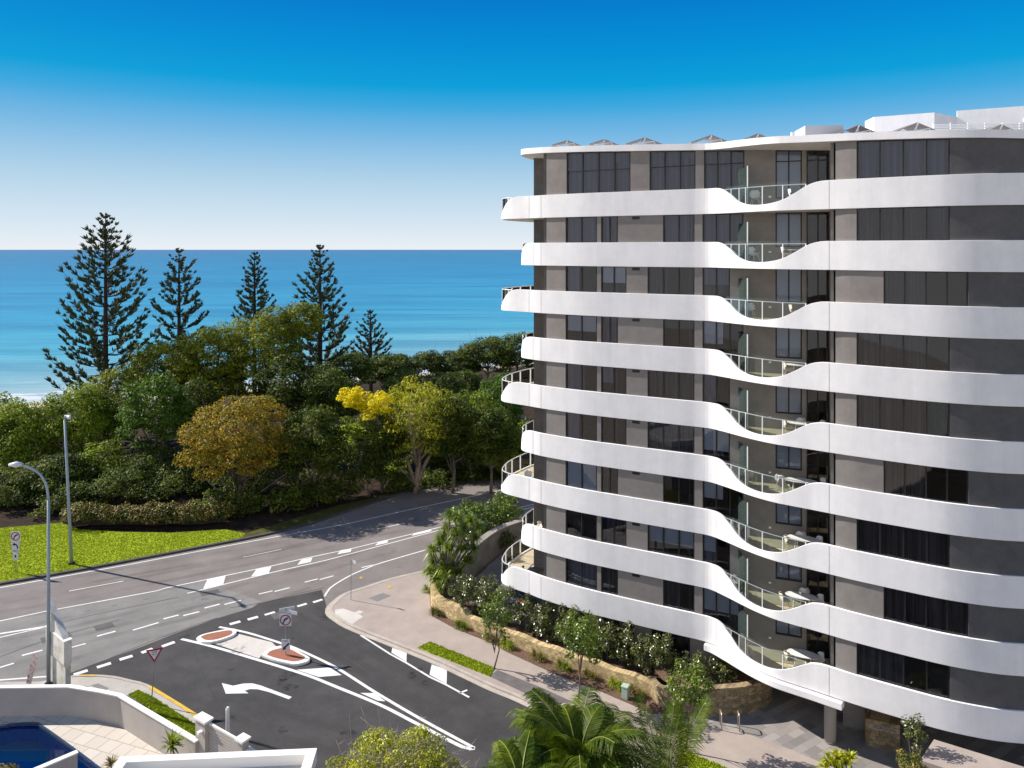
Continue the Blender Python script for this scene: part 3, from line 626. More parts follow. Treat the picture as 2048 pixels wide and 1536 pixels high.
# projecting wall edge right of the recess, roof slab
rimr = smooth(even[:9]+common, .3); rimr = [(p[0]-.03, p[1]-.05) for p in rimr]
ro = MB(); outl = rimr+[(34, 62), (8, 62)]
ro.poly(outl, lambda p: soff(p)+.36, 0, thick=.36); ro.build('roof_slab', M['white'], bld, tri=True)
MB().box((16.95, 41.5, 30.95), (2.0, 2.0, 1.5), R(-5)).build('lift_overrun', mat('pale_grey_metal', (.5, .5, .53), .6), bld)
MB().tube([(14.95, 40, 30.6), (14.95, 40, 31.25)], .09, 8).build('vent_pipe', M['whitemetal'], bld)
# ground floor
gz0, gz1 = .1, PZ(1)-BH+.015
gw = smooth(offs([(1.7, 48.0)]+common[1:8]+[(12.0, 41.8), (13.4, 41.3)], .6), .2)
for a, b in ((1088, 1118), (1178, 1204), (1268, 1303), (1380, 1482)): MB().wall(cut(gw, a, b), gz0, gz1, .25).build('wall', M['grey'], bld)
for q_ in ([(14.0, 42.0), (14.4, 46)], [(4, 52.5), (13, 48), (22, 44), (34, 43)], [(3.0, 51.5), (1.9, 48.3)]): MB().wall(q_, gz0, gz1, .2).build('wall', M['grey'], bld)
for a, b, n in ((1118, 1178, 2), (1204, 1268, 2), (1303, 1380, 3)): window(gw, a, b, gz0, gz1, n, None, M['curtain'], 1)
# canopy lip below the first band
cl = [p for p in CO if 1404 < uof(p) < 1691]; tp = [2.96]*len(cl)
aw = MB(); aw.wall(offs(cl, -.22), 2.58, 2.93, .5); aw.build('entry_canopy_lip', M['white'], bld, bevel=.03)
cb = thing('column', 'round concrete column under the entry canopy of the apartment building', 'column', (16.1, 37.95, .12))
MB().tube([(16.1, 37.95, .12), (16.1, 37.95, 2.98)], .29, 28).build('shaft', mat('column_render', (.33, .30, .27), .85), cb, smooth_=True)
MB().tube([(16.1, 37.95, .12), (16.1, 37.95, .2)], .33, 28).build('base_ring', M['bluestone'], cb)
# entry: inner wall panels and sign wall
ew = thing('entry_wall', 'grey panel wall inside the shaded entry beside the column', 'wall', (18.3, 39.5, 0))
MB().wall([(17.3, 39.2), (19.3, 38.3)], .12, 2.9, .2).build('panel', M['grey'], ew); MB().wall([(16.6, 39.7), (17.0, 39.5)], .12, 2.9, .1).build('panel', M['screen_glass'], ew)
s0, s1 = G(1731, 1494), G(1800, 1510)
def stonemat(nm, c1, c2, mo, w, h, mv=.0):
    m = mat(nm, c1, .9, c2, 2.2, .6, 12); t = m.node_tree; b = t.nodes['Principled BSDF']
    g = t.nodes.new('ShaderNodeNewGeometry'); s = t.nodes.new('ShaderNodeSeparateXYZ'); t.links.new(g.outputs['Position'], s.inputs[0])
    ad = t.nodes.new('ShaderNodeMath'); ad.operation = 'MULTIPLY_ADD'; ad.inputs[1].default_value = -.75; t.links.new(s.outputs[1], ad.inputs[0]); t.links.new(s.outputs[0], ad.inputs[2])
    cm = t.nodes.new('ShaderNodeCombineXYZ'); t.links.new(ad.outputs[0], cm.inputs[0]); t.links.new(s.outputs[2], cm.inputs[1])
    vo = t.nodes.new('ShaderNodeTexVoronoi'); vo.inputs['Scale'].default_value = 1/w; mp = t.nodes.new('ShaderNodeMapping'); mp.inputs['Scale'].default_value = (1, w/h, 1)
    t.links.new(cm.outputs[0], mp.inputs[0]); t.links.new(mp.outputs[0], vo.inputs[0])
    ve = t.nodes.new('ShaderNodeTexVoronoi'); ve.feature = 'DISTANCE_TO_EDGE'; ve.inputs['Scale'].default_value = 1/w; t.links.new(mp.outputs[0], ve.inputs[0])
    r = t.nodes.new('ShaderNodeValToRGB'); ramp(r, [(0, (.45, .42, .38)), (.06, (1, 1, 1))]); t.links.new(ve.outputs[0], r.inputs[0])
    hs = t.nodes.new('ShaderNodeHueSaturation'); mr = t.nodes.new('ShaderNodeMapRange'); mr.inputs[3].default_value = .65; mr.inputs[4].default_value = 1.25
    sp2 = t.nodes.new('ShaderNodeSeparateXYZ'); t.links.new(vo.outputs['Color'], sp2.inputs[0]); t.links.new(sp2.outputs[0], mr.inputs[0]); t.links.new(mr.outputs[0], hs.inputs['Value'])
    old = b.inputs['Base Color'].links[0].from_socket; t.links.new(old, hs.inputs['Color'])
    mi = t.nodes.new('ShaderNodeMix'); mi.data_type = 'RGBA'; mi.blend_type = 'MULTIPLY'; mi.inputs[0].default_value = 1
    t.links.new(hs.outputs[0], mi.inputs[6]); t.links.new(r.outputs[0], mi.inputs[7]); t.links.new(mi.outputs[2], b.inputs['Base Color']); return m
M['stone_y'] = stonemat('sandstone_blocks', (.60, .46, .25), (.46, .34, .17), 0, .30, .17)
M['stone_b'] = stonemat('brown_stone_blocks', (.34, .26, .15), (.20, .15, .09), 0, .36, .2)
sw = thing('sign_wall', 'low brown stone wall with the name plaque beside the building entry', 'wall', (s0[0], s0[1], 0))
MB().wall([s0[:2], s1[:2]], .1, 1.45, .8).build('stone_body', M['stone_b'], sw)
pl0 = Vector((s0[0], s0[1], 1.15)); dr_ = (Vector((s1[0], s1[1], 0))-Vector((s0[0], s0[1], 0))).normalized(); ang = math.atan2(dr_.y, dr_.x)
pc = pl0+dr_*.85+Vector((dr_.y, -dr_.x, 0))*.03
pq = MB().box(pc, (1.35, .05, .22), ang).build('plaque', mat('plaque_stone', (.32, .28, .24), .7), sw)
def text(s, size, loc, rz, m, parent, name='lettering', ext=.004, tilt=90):
    c = bpy.data.curves.new(name, 'FONT'); c.body = s; c.size = size; c.extrude = ext; c.align_x = 'CENTER'; c.align_y = 'CENTER'
    t = bpy.data.objects.new(name, c); me = bpy.data.meshes.new_from_object(t); bpy.data.objects.remove(t)
    me.materials.clear(); me.materials.append(m); o = bpy.data.objects.new(name, me); COL.objects.link(o)
    o.parent = parent; o.location = Vector(loc)-wloc(parent); o.rotation_euler = (R(tilt), 0, rz); return o
text('HORIZONS', .2, pc+Vector((dr_.y, -dr_.x, 0))*.03, ang, M['black'], pq)
# low flat structure at the bottom right
sd = Vector((.843, -.537)); a_, b_ = Vector((19.3, 34.3)), Vector((17.9, 32.9))
fr = thing('flat_roofed_enclosure', 'low pale flat slab roof beside the building at the bottom right', 'enclosure', (18.5, 33.6, 0))
MB().poly([tuple(a_), tuple(b_), tuple(b_+sd*9), tuple(a_+sd*9)], 2.6, thick=.3).build('roof', M['path'], fr, bevel=.02)
MB().poly([tuple(a_*.98+b_*.02+sd*.3), tuple(b_+sd*.3+Vector((.1, .1))), tuple(b_+sd*8.7), tuple(a_+sd*8.7)], 2.31, thick=2.2).build('wall', M['grey'], fr)
# roof-top solar frames
def solar(u, v, w, hgt, n, label):
    d = lerp([(1134, 49.5), (1208, 48.3), (1289, 47), (1421, 45), (1514, 43.5), (1714, 39.8), (1831, 38.6), (1998, 37.6)], u); x = (u-1024)*d/F; z = H+(HZ-v)*d/F; rz_ = 30.69-.054*(x-15.6); w *= 1.12; r = thing('solar_panel', label, 'solar panel', (x, d, z-hgt), 'tilted solar panels along the roof edge')
    a = (x-w*.45, d-1.0, z-hgt); b = (x+w*.55, d+.3, z-hgt)
    def plate(p, q, nm, m):
        dy = 1.6; vs = [(p[0], p[1], p[2]), (q[0], q[1], q[2]), (q[0], q[1]+dy, q[2]), (p[0], p[1]+dy, p[2])]
        t = .05; MB().add(vs+[(c[0], c[1], c[2]-t) for c in vs], [(0, 1, 2, 3), (7, 6, 5, 4), (0, 4, 5, 1), (1, 5, 6, 2), (2, 6, 7, 3), (3, 7, 4, 0)]).build(nm, m, r)
    plate(a, (x, d-.2, z), 'panel', M['solar']); plate((x+.03, d-.2, z-.01), b, 'panel', M['solar'])
    f = MB(); f.tube([(x-w*.1, d-.3, z-hgt-.05), (x, d-.25, z-.06)], .035, 5); f.tube([(x-w*.3, d-.8, z-hgt-.02), (x+w*.2, d, z-hgt*.45)], .03, 5); f.tube([(x+w*.25, d, z-hgt-.05), (x+w*.2, d, z-hgt*.45)], .03, 5)
    for xx, zz in ((x-w*.42, z-hgt), (x, z-.06), (x+w*.5, z-hgt)): f.tube([(xx, d-.1, rz_), (xx, d-.1, zz)], .03, 5)
    f.tube([(x-w*.42, d-.1, rz_+.02), (x+w*.5, d-.1, rz_+.02)], .03, 5)
    f.build('bracket', M['whitemetal'], r)
for i, (u, v, w, hg) in enumerate([(1134, 281, 2.1, .42), (1208, 279, 2.1, .42), (1289, 275.5, 2.6, .5), (1421, 270.5, 2.8, .55), (1514, 267.5, 2.4, .5), (1714, 250.5, 3.0, .62), (1831, 246, 3.2, .62), (1998, 250, 2.6, .5)]):
    o_ = ['first', 'second', 'third', 'fourth', 'fifth', 'sixth', 'seventh', 'eighth'][i]
    solar(u, v, w, hg, i, 'tilted solar panel on the wavy building roof, %s from the left end' % o_)
# white apartment building behind
wb = thing('apartment_building', 'white rendered apartment building rising behind the wavy roof at the right', 'building', (45, 66, 0))
def WP(u, v, d): return ((u-1024)*d/F, d, H+(HZ-v)*d/F)
q = [WP(1730, 240, 62), WP(1748, 233, 60), WP(1869, 224, 58), WP(1914, 224, 60), WP(2048, 214, 58), WP(2250, 205, 56)]
zt = lambda p: 35.7
lx = [(p[0], p[1]) for p in q]
b1 = MB().poly(lx+[(60, 80), (30, 80)], 33.6, thick=33.5).build('wall', M['white'], wb, tri=True)
MB().wall([lx[0], lx[1], lx[2], lx[3]], 34.4, 35.6, .3).build('parapet', M['white'], wb)
MB().wall([lx[3], lx[4], lx[5]], 33.5, 36.1, .3).build('parapet', M['white'], wb)
MB().wall([(lx[0][0]+1, lx[0][1]+1.2), (lx[2][0]-.2, lx[2][1]+1.2), (lx[3][0], lx[3][1]+.8)], 33.5, 34.5, .2).build('wall', M['soffit'], wb)
wn = MB().wall([(lx[1][0]+1.6, lx[1][1]+1.0), (lx[2][0]+1.8, lx[2][1]+.9)], 33.6, 34.4, .05).build('window', M['frame'], wb)
MB().wall([(lx[1][0]+1.7, lx[1][1]+.95), (lx[2][0]+1.7, lx[2][1]+.85)], 33.7, 34.33, .02).build('pane', M['frost'], wn)
MB().box((lx[4][0]+1.2, lx[4][1]-1.0, 35.0), (2.5, 2.0, .25)).build('balcony_slab', M['white'], wb)
lv = MB(); la, lb = WP(1868, 257, 52), WP(2080, 240, 52)
for j in range(6): lv.wall([(la[0], 52), (lb[0], 52)], 33.0+j*.16-.2, 33.09+j*.16-.2, .05)
for j in range(7): lv.box((la[0]+j*1.2, 52.1, 33.1), (.06, .06, 1.4))
tag(lv.build('louvre_screen', M['whitemetal']), 'white horizontal louvre screen on the roof in front of the white building', 'screen')

# ---------------------------------------------------------------- furniture
def chair_proto(m, label, name='chair'):
    r = thing(name, label, 'chair')
    s = MB(); n = 12; vs = []; fs = []
    prof = [(-.24, .44), (-.1, .42), (.1, .43), (.2, .47), (.25, .6), (.28, .78), (.29, .86)]
    for i, (y, z) in enumerate(prof):
        w = [.2, .24, .25, .26, .27, .23, .14][i]
        for j in range(n):
            t = -1+2*j/(n-1); up = .13*abs(t)**2.5 if i < 5 else 0; fw = -.14*abs(t)**2 if i >= 4 else 0
            vs.append((w*t, y+fw, z+up))
    for i in range(len(prof)-1):
        for j in range(n-1): fs.append((i*n+j, i*n+j+1, (i+1)*n+j+1, (i+1)*n+j))
    o = s.add(vs, fs).build('seat_shell', m, r, smooth_=True); so = o.modifiers.new('t', 'SOLIDIFY'); so.thickness = .02
    for a, b in ((-1, -1), (1, -1), (-1, 1), (1, 1)): MB().tube([(a*.15, b*.13, .43), (a*.25, b*.25, 0)], .014, 5).build('leg', m, r)
    return r
def table_proto(m, rx, ry, label):
    r = thing('balcony_table', label, 'table')
    vs = [(rx*math.cos(a), ry*math.sin(a), z) for z in (.70, .73) for a in [2*math.pi*i/28 for i in range(28)]]
    MB().add(vs, [tuple(range(28))[::-1], tuple(range(28, 56))]+[(i, (i+1) % 28, 28+(i+1) % 28, 28+i) for i in range(28)]).build('tabletop', m, r)
    for a, b in ((-1, 0), (1, 0)): MB().tube([(a*rx*.45, 0, .7), (a*rx*.5, 0, 0)], .035, 6).build('leg', m, r)
    return r
pc_ = chair_proto(M['chair'], 'x'); pw = chair_proto(M['lchair'], 'x'); pb = chair_proto(M['black'], 'x'); pt_ = table_proto(M['lchair'], .8, .42, 'x'); pr = table_proto(M['black'], .45, .45, 'x'); pg_ = table_proto(mat('grey_top', (.28, .32, .33), .4), .5, .5, 'x')
used = set(); NM = ['', 'lowest', 'second lowest', 'third lowest', 'fourth lowest', 'middle (fifth)', 'sixth', 'seventh', 'eighth', 'topmost']
def put(proto, x, y, z, rz, label, group):
    o = proto if proto.name not in used else copy_tree(proto); used.add(proto.name)
    o.location = (x, y, z); o.rotation_euler = (0, 0, rz); tag(o, label, o['category'], group)
def rec_pos(u, f):     # between band (f=0) and back wall (f=1)
    a = at_u(CO, u) if 1404 < u < 1700 else None; b = at_u(wl, u); return (a[0]+(b[0]-a[0])*f, a[1]+(b[1]-a[1])*f)
FU = {9: [(1511, .3, 2.6, 'w'), (1588, .35, 1.2, 'w')], 8: [(1508, .3, 1.9, 'w'), (1574, .3, 1.2, 'w'), (1596, .5, 0, 't')], 7: [(1500, .45, 2.6, 'w'), (1590, .4, 1.2, 'c')],
      6: [(1577, .35, 1.3, 'c'), (1603, .55, 0, 't')], 5: [(1577, .35, 1.3, 'c'), (1600, .8, 3.2, 'w'), (1607, .5, 0, 't'), (1640, .6, -1.4, 'w')],
      4: [(1498, .55, 2.8, 'c'), (1562, .6, 2.4, 'w'), (1567, .25, .6, 'c'), (1602, .5, 0, 't'), (1641, .6, -1.4, 'w')], 3: [(1580, .35, 1.3, 'c'), (1600, .8, 3.1, 'w'), (1606, .5, 0, 't'), (1634, .55, -1.4, 'w')],
      2: [(1570, .35, 1.4, 'c'), (1607, .85, 3.1, 'w'), (1603, .5, 0, 't'), (1636, .55, -1.4, 'w')], 1: [(1580, .35, 1.4, 'c'), (1606, .5, 0, 't'), (1637, .55, -1.4, 'w')]}
for k, L in FU.items():
    cn = 0; tot = sum(1 for q_ in L if q_[3] != 't')
    for (u, f, rz, ty) in L:
        x, y = rec_pos(u, f); z = PZ(k)-DK
        if ty == 't': put(pt_, x, y, z, R(-25), 'pale oval table on the %s front balcony of the wavy building' % NM[k], 'front balcony tables')
        else:
            pos = ['leftmost', 'second from the left', 'third from the left', 'rightmost'][cn if cn < tot-1 else 3] if tot > 1 else 'only'
            put(pc_ if ty == 'c' else pw, x, y, z, rz, '%s shell chair, %s on the %s front balcony' % ('cream' if ty == 'c' else 'white', pos, NM[k]), 'front balcony chairs'); cn += 1
z = PZ(1)-DK; put(pb, .95, 49.4, z, 1.6, 'black chair left of the round table on the lowest corner balcony', 'corner balcony chairs'); put(pr, 1.5, 49.2, z, 0, 'round black table on the lowest corner balcony', 'corner balcony tables')
o = copy_tree(pb); o.location = (2.1, 50, z); o.rotation_euler = (0, 0, -1.2); tag(o, 'black chair behind the round table on the lowest corner balcony, beside the wall', 'chair', 'corner balcony chairs')
z = PZ(3)-DK; put(pg_, 1.0, 49.0, z, 0, 'round grey table on the third lowest corner balcony', 'corner balcony tables')
o = copy_tree(pw); o.location = (1.1, 50.3, z); o.rotation_euler = (0, 0, .2); tag(o, 'white chair behind the grey table on the third lowest corner balcony', 'chair', 'corner balcony chairs')
o = copy_tree(pc_); o.location = (1.7, 49.2, PZ(2)-DK); o.rotation_euler = (0, 0, -1.0); tag(o, 'cream chair on the second lowest corner balcony', 'chair', 'corner balcony chairs')
p_ = rec_pos(1601, .55); t = thing('potted_plant', 'small potted plant on the table of the second lowest front balcony', 'plant', (p_[0], p_[1], PZ(2)-DK+.73))
MB().tube([(*p_, PZ(2)-DK+.73), (*p_, PZ(2)-DK+.88)], [.05, .07], 8).build('pot', M['lchair'], t)

# ---------------------------------------------------------------- vegetation builders
def leaves(rng, lobes, n, size, flat=.5, inner=.15, aspect=.6, droop=0.0):
    lb = np.array(lobes, float); w = (lb[:, 3]*lb[:, 4]); w = w/w.sum(); idx = rng.choice(len(lb), n, p=w)
    d = rng.normal(size=(n, 3)); d /= np.linalg.norm(d, axis=1)[:, None]; d[:, 2] = np.where(d[:, 2] < -.3, d[:, 2]*.4, d[:, 2])
    rr = np.where(rng.random(n) < inner, rng.random(n)**.5*.8, rng.normal(.95, .09, n))
    c = lb[idx, :3]+d*lb[idx, 3:6]*rr[:, None]
    nr = d*flat+rng.normal(size=(n, 3))*(1-flat)*.8+np.array([-.2, 0, .45]); nr /= np.linalg.norm(nr, axis=1)[:, None]
    a = np.cross(nr, rng.normal(size=(n, 3))); a[:, 2] -= droop; a -= nr*(a*nr).sum(1)[:, None]; a /= np.linalg.norm(a, axis=1)[:, None]; b = np.cross(nr, a)
    s = size*rng.uniform(.55, 1.3, n)[:, None]
    v = np.empty((n, 4, 3)); v[:, 0] = c-a*s*.5; v[:, 1] = c+b*s*aspect*.5-a*s*.05; v[:, 2] = c+a*s*.5; v[:, 3] = c-b*s*aspect*.5-a*s*.05
    return v
def quads_obj(name, V, m, parent):
    n = len(V); me = bpy.data.meshes.new(name); L = np.array(wloc(parent)) if parent else np.zeros(3)
    me.vertices.add(n*4); me.vertices.foreach_set('co', (V.reshape(-1, 3)-L).ravel()); me.loops.add(n*4); me.loops.foreach_set('vertex_index', np.arange(n*4))
    me.polygons.add(n); me.polygons.foreach_set('loop_start', np.arange(n)*4); me.polygons.foreach_set('loop_total', np.full(n, 4))
    for x in (m if isinstance(m, list) else [m]): me.materials.append(x)
    me.update(); me.validate(); o = bpy.data.objects.new(name, me); COL.objects.link(o)
    if parent: o.parent = parent
    return o
SEED = [100]
def lobes_for(rng, c, rx, ry, rz, n, lr=.42):
    out = [(c[0], c[1], c[2], rx*.62, ry*.62, rz*.62)]
    for i in range(n):
        y = 1-(i+.5)/n*1.75; y = max(-1, y); th = i*2.39996+rng.uniform(-.3, .3); h = math.sqrt(max(0, 1-y*y)); k = rng.uniform(.6, .78)
        s = lr*rng.uniform(.6, 1.15); out.append((c[0]+math.cos(th)*h*rx*k, c[1]+math.sin(th)*h*ry*k, c[2]+y*rz*k, rx*s, ry*s, rz*s*.85))
    return out
def tree(name, label, u, v, hw, hh, d, lm, size, dens=1.0, nl=11, trunk=None, bark='bark', ub=None, group=None, cat='tree', zb=0, tr_=.16, limbs=6, inner=.12, flat=.5, aspect=.6, droop=0, lr=.42, rxm=1):
    SEED[0] += 1; rng = np.random.default_rng(SEED[0])
    x = (u-1024)*d/F; z = H-(v-HZ)*d/F; rx = hw*d/F; rz = hh*d/F
    bx = x if ub is None else (ub-1024)*d/F
    root = thing(name, label, cat, (bx, d, zb), group)
    lo = lobes_for(rng, (x, d, z), rx, rx*rxm, rz, nl, lr)
    area = sum(a[3]*a[3] for a in lo)*6; n = int(area/(size*size)*3.4*dens)
    n = min(n, 60000)
    crown = quads_obj('crown', leaves(rng, lo, n, size, flat, inner, aspect, droop), lm, root)
    tk = MB(); t0 = Vector((bx, d, zb)); top = Vector((x, d, z-rz*.25)); mid = t0.lerp(top, .45)+Vector((rng.uniform(-.3, .3), 0, 0))
    r0 = tr_*max(.5, rz/3) if trunk is None else trunk
    tk.tube([t0, t0.lerp(mid, .5), mid, mid.lerp(top, .6), top], [r0, r0*.85, r0*.7, r0*.5, r0*.25], 8)
    for i in range(limbs):
        l = lo[1+(i*7) % (len(lo)-1)]; e = Vector(l[:3]); s = t0.lerp(top, rng.uniform(.35, .7)); m_ = s.lerp(e, .5)+Vector((0, 0, -abs(rz)*.08)); tk.tube([s, m_, e], [r0*.45, r0*.3, r0*.08], 6)
        for j in range(3):
            e2 = e+Vector(rng.normal(size=3))*rx*.25; tk.tube([m_.lerp(e, .4), e2], [r0*.16, r0*.04], 4)
    tk.build('trunk', M[bark], root, smooth_=True); return root
def hp0(u, v, d): return ((u-1024)*d/F, d, H-(v-HZ)*d/F)
# ---- Norfolk pines
def norfolk(label, u, vtop, d, hw, zlow, nw, seed, lean=0, sparse=1.0, dn=6, nt=3):
    rng = random.Random(seed); x = (u-1024)*d/F; zt_ = H-(vtop-HZ)*d/F; R0 = hw*d/F
    root = thing('norfolk_pine', label, 'pine tree', (x, d, 0), 'norfolk pines along the shore')
    tk = MB(); tk.tube([(x, d, 0), (x+.02, d, zt_*.5), (x, d, zt_*.85), (x, d, zt_)], [.42, .3, .14, .03], 8)
    Q = []
    def tuft(p, dirv, ln, w):
        dirv = dirv.normalized(); sd_ = dirv.cross(Vector((rng.uniform(-1, 1), rng.uniform(-1, 1), rng.uniform(-.3, .3)))).normalized()*w
        Q.append([p-sd_*.35, p+dirv*ln*.5-sd_*1.0, p+dirv*ln, p+dirv*ln*.5+sd_*1.0])
    for i in range(nw):
        f = (i+.35)/nw; z = zt_-.5-(zt_-zlow)*f**1.08; L = R0*(min(1, f*1.45+.06))**.85*rng.uniform(.88, 1.05)
        nb = 5 if f < .15 else 7; a0 = rng.uniform(0, 6.28)
        for b in range(nb):
            a = a0+b*2*math.pi/nb+rng.uniform(-.2, .2); l = L*rng.uniform(.7, 1.1)
            if rng.random() > sparse: continue
            rise = .75-.62*f; dv = Vector((math.cos(a), math.sin(a), 0)); pts = []
            for t in (0, .3, .6, .85, 1): pts.append(Vector((x, d, z))+dv*l*t+Vector((0, 0, l*(rise*t+.25*t**3-.12*math.sin(t*3.14)))))
            tk.tube(pts, [.07, .055, .04, .025, .01], 4, cap=False)
            nc = max(3, int(l*dn)); side = dv.cross(Vector((0, 0, 1)))
            for j in range(nc):
                t = .3+.7*(j+rng.uniform(.2, .8))/nc if l > 1.5 else .15+.85*(j+.5)/nc; k = 0
                for k_ in range(4):
                    if t >= (0, .3, .6, .85, 1)[k_]: k = k_
                tt = (t-(0, .3, .6, .85)[k])/((.3, .3, .25, .15)[k]); p = pts[k].lerp(pts[k+1], min(1, tt))
                if rng.random() < .12: continue
                cs = rng.uniform(.55, 1.0)*min(1, l*.25+.3)*nt; lat = side*rng.uniform(-.5, .5)*cs*(1.2-t)
                for m_ in range(13):
                    dd = dv*rng.uniform(.15, .9)+side*rng.uniform(-.6, .6)+Vector((0, 0, rng.uniform(.35, 1.0)))
                    tuft(p+lat+Vector((rng.uniform(-.15, .15), rng.uniform(-.15, .15), rng.uniform(-.08, .05)))*cs, dd, cs*rng.uniform(.7, 1.25), .10)
    tk.build('trunk', M['barkd'], root); quads_obj('foliage', np.array([[tuple(c) for c in q_] for q_ in Q]), M['l_pine'], root)
norfolk('tallest norfolk pine, at the far left in front of the sea', 211, 425, 100, 98, 4, 21, 1, dn=1.5, nt=1.0)
norfolk('slim norfolk pine just right of the tallest one, its top at the horizon', 358, 494, 120, 58, 8, 10, 2, dn=2.4, nt=.95)
norfolk('dense narrow norfolk pine rising above the middle of the tree mass', 509, 501, 125, 40, 9, 16, 3, dn=2.2, nt=.9)
norfolk('tall norfolk pine with tiered branches left of the wattle and the building', 640, 487, 104, 66, 5, 16, 4, dn=2.2, nt=.9)
norfolk('smallest norfolk pine, between the tiered pine and the low coastal trees', 741, 618, 130, 42, 2, 11, 5, dn=2.2, nt=.9)
# ---- tree mass (u, v, hw, hh, depth)
tree('tree', 'rounded tree with orange bronze foliage behind the hedge', 478, 882, 120, 104, 73, M['l_orange'], .22, .85, 34, tr_=.12, limbs=12, lr=.24)
tree('tree', 'bright green leafy tree just left of the bronze tree', 312, 830, 82, 92, 82, M['l_bright'], .33, 1.2, 30, lr=.28)
for i, a in enumerate([
    (50, 880, 95, 98, 84, 'l_mid', 'mid green tree at the far left behind the left lamp posts'), (160, 850, 90, 95, 86, 'l_mid', 'mid green tree between the second lamp post and the bright green tree'),
    (110, 965, 95, 62, 76, 'l_dark', 'dark low tree behind the second lamp post and hedge end'), (-40, 862, 85, 105, 86, 'l_mid', 'mid green tree cut by the left edge of the picture'),
    (230, 810, 75, 90, 92, 'l_olive', 'olive green tree at the foot of the tallest pine'), (330, 745, 85, 80, 98, 'l_olive', 'olive tree below the slim pine'),
    (440, 775, 70, 50, 94, 'l_olive', 'small olive tree just above the top of the bronze tree'), (905, 868, 66, 88, 77, 'l_dark', 'dark tree right of the willowy tree trunks beside the road'), (765, 885, 60, 82, 77, 'l_dark', 'dark tree between the wattle and the willowy tree'), (1040, 905, 60, 66, 80, 'l_mid', 'tree beside the road hidden partly by the corner balconies'),
    (820, 790, 60, 60, 100, 'l_dark', 'dark tree behind the top of the willowy tree'), (890, 800, 60, 65, 98, 'l_dark', 'dark tree behind the right side of the willowy tree'), (790, 735, 45, 30, 135, 'l_dark', 'low coastal tree right of the smallest pine'), (855, 728, 45, 28, 137, 'l_dark', 'low spreading coastal tree hiding part of the beach'), (860, 890, 60, 62, 84, 'l_dark', 'dark tree directly behind the willowy tree trunks'),
    (425, 725, 95, 88, 97, 'l_olive', 'broad olive tree above the bronze tree'), (530, 700, 90, 92, 96, 'l_olive', 'tallest olive tree crown, below the dense narrow pine'),
    (575, 780, 90, 90, 92, 'l_dark', 'dark green tree above and right of the bronze tree'), (600, 650, 55, 52, 99, 'l_olive', 'small olive crown left of the tiered pine'),
    (655, 800, 75, 80, 90, 'l_dark', 'dark tree left of the yellow wattle'), (700, 740, 60, 45, 108, 'l_dark', 'dark tree at the foot of the tiered pine'),
    (770, 745, 55, 38, 118, 'l_dark', 'dark coastal tree below the smallest pine'), (625, 890, 72, 92, 74, 'l_dark', 'dark shaded tree right of the bronze tree'),
    (390, 815, 60, 70, 88, 'l_dark', 'dark tree between the bright green and bronze trees'), (945, 855, 62, 92, 81, 'l_mid', 'mid green tree right of the willowy tree'),
    (1000, 808, 60, 76, 90, 'l_bright', 'bright green tree touching the left end of the building'), (1040, 890, 60, 60, 90, 'l_dark', 'dark tree behind the corner balconies'),
    (982, 880, 66, 82, 77, 'l_dark', 'dark shaded tree beside the road near the building corner'),
    (975, 714, 64, 46, 140, 'l_dark', 'coastal tree clump nearest the sea left of the building'), (1035, 708, 50, 46, 138, 'l_dark', 'coastal tree partly behind the building corner'),
    (910, 732, 60, 36, 138, 'l_dark', 'low coastal tree above the willowy tree'), (800, 722, 26, 16, 150, 'l_dark', 'smallest coastal tree at the edge of the beach'), (925, 770, 45, 35, 118, 'l_dark', 'dark tree between the willowy tree and the coastal clump')]):
    tree('tree', a[6], a[0], a[1], a[2], a[3], a[4], M[a[5]], {'l_bright': .33}.get(a[5], .28)*(1 if a[4] < 110 else 1.2), 1.6 if a[4] < 82 else 1.15, 28, tr_=.13, lr=.29, inner=.35 if a[4] < 82 else .2)
tree('willowy_tree', 'yellow green willowy tree with pale forking trunks beside the road', 838, 838, 92, 96, 77, M['l_lime'], .38, 1.3, 34, lr=.25, bark='barkw', ub=832, aspect=.22, droop=1.6, limbs=9, trunk=.32)
wt_ = [o for o in bpy.data.objects if o.get('category') == 'tree' and o.name.startswith('willowy')][0]
for e_, m_, r_ in ((hp0(790, 875, 77), hp0(815, 920, 77), .16), (hp0(885, 868, 77), hp0(852, 925, 77), .18), (hp0(838, 860, 76.5), hp0(836, 905, 77), .13), (hp0(762, 900, 76), hp0(800, 935, 77), .09)):
    b_ = hp0(832, 972, 77); MB().tube([b_, m_, e_], [r_*1.3, r_, r_*.35], 7).build('trunk_fork', M['barkw'], wt_, smooth_=True)
bt_ = [o for o in bpy.data.objects if 'bronze foliage' in str(o.get('label'))][0]
for e_, m_, r_ in ((hp0(420, 930, 73), hp0(452, 970, 73), .10), (hp0(455, 910, 72.5), hp0(468, 955, 73), .10), (hp0(505, 905, 73), hp0(492, 955, 73), .11), (hp0(545, 925, 72.5), hp0(508, 970, 73), .09), (hp0(575, 945, 72), hp0(520, 985, 73), .07), (hp0(390, 940, 72), hp0(440, 985, 73), .07)):
    b_ = hp0(480, 1008, 73); MB().tube([b_, m_, e_], [r_*1.3, r_, r_*.35], 6).build('trunk_fork', M['bark'], bt_, smooth_=True)
wa = tree('wattle_tree', 'wattle tree in bright yellow bloom', 748, 815, 46, 40, 76, M['l_yellow'], .26, 1.1, 9, bark='bark', ub=698, lr=.35)
w2 = MB()
SEED[0] += 1; rg = np.random.default_rng(SEED[0]); dd = 76; x_ = (704-1024)*dd/F; z_ = H-(800-HZ)*dd/F
quads_obj('crown', leaves(rg, lobes_for(rg, (x_, dd, z_), 1.6, 1.3, 1.4, 9, .4), 2600, .24), M['l_yellow'], wa)
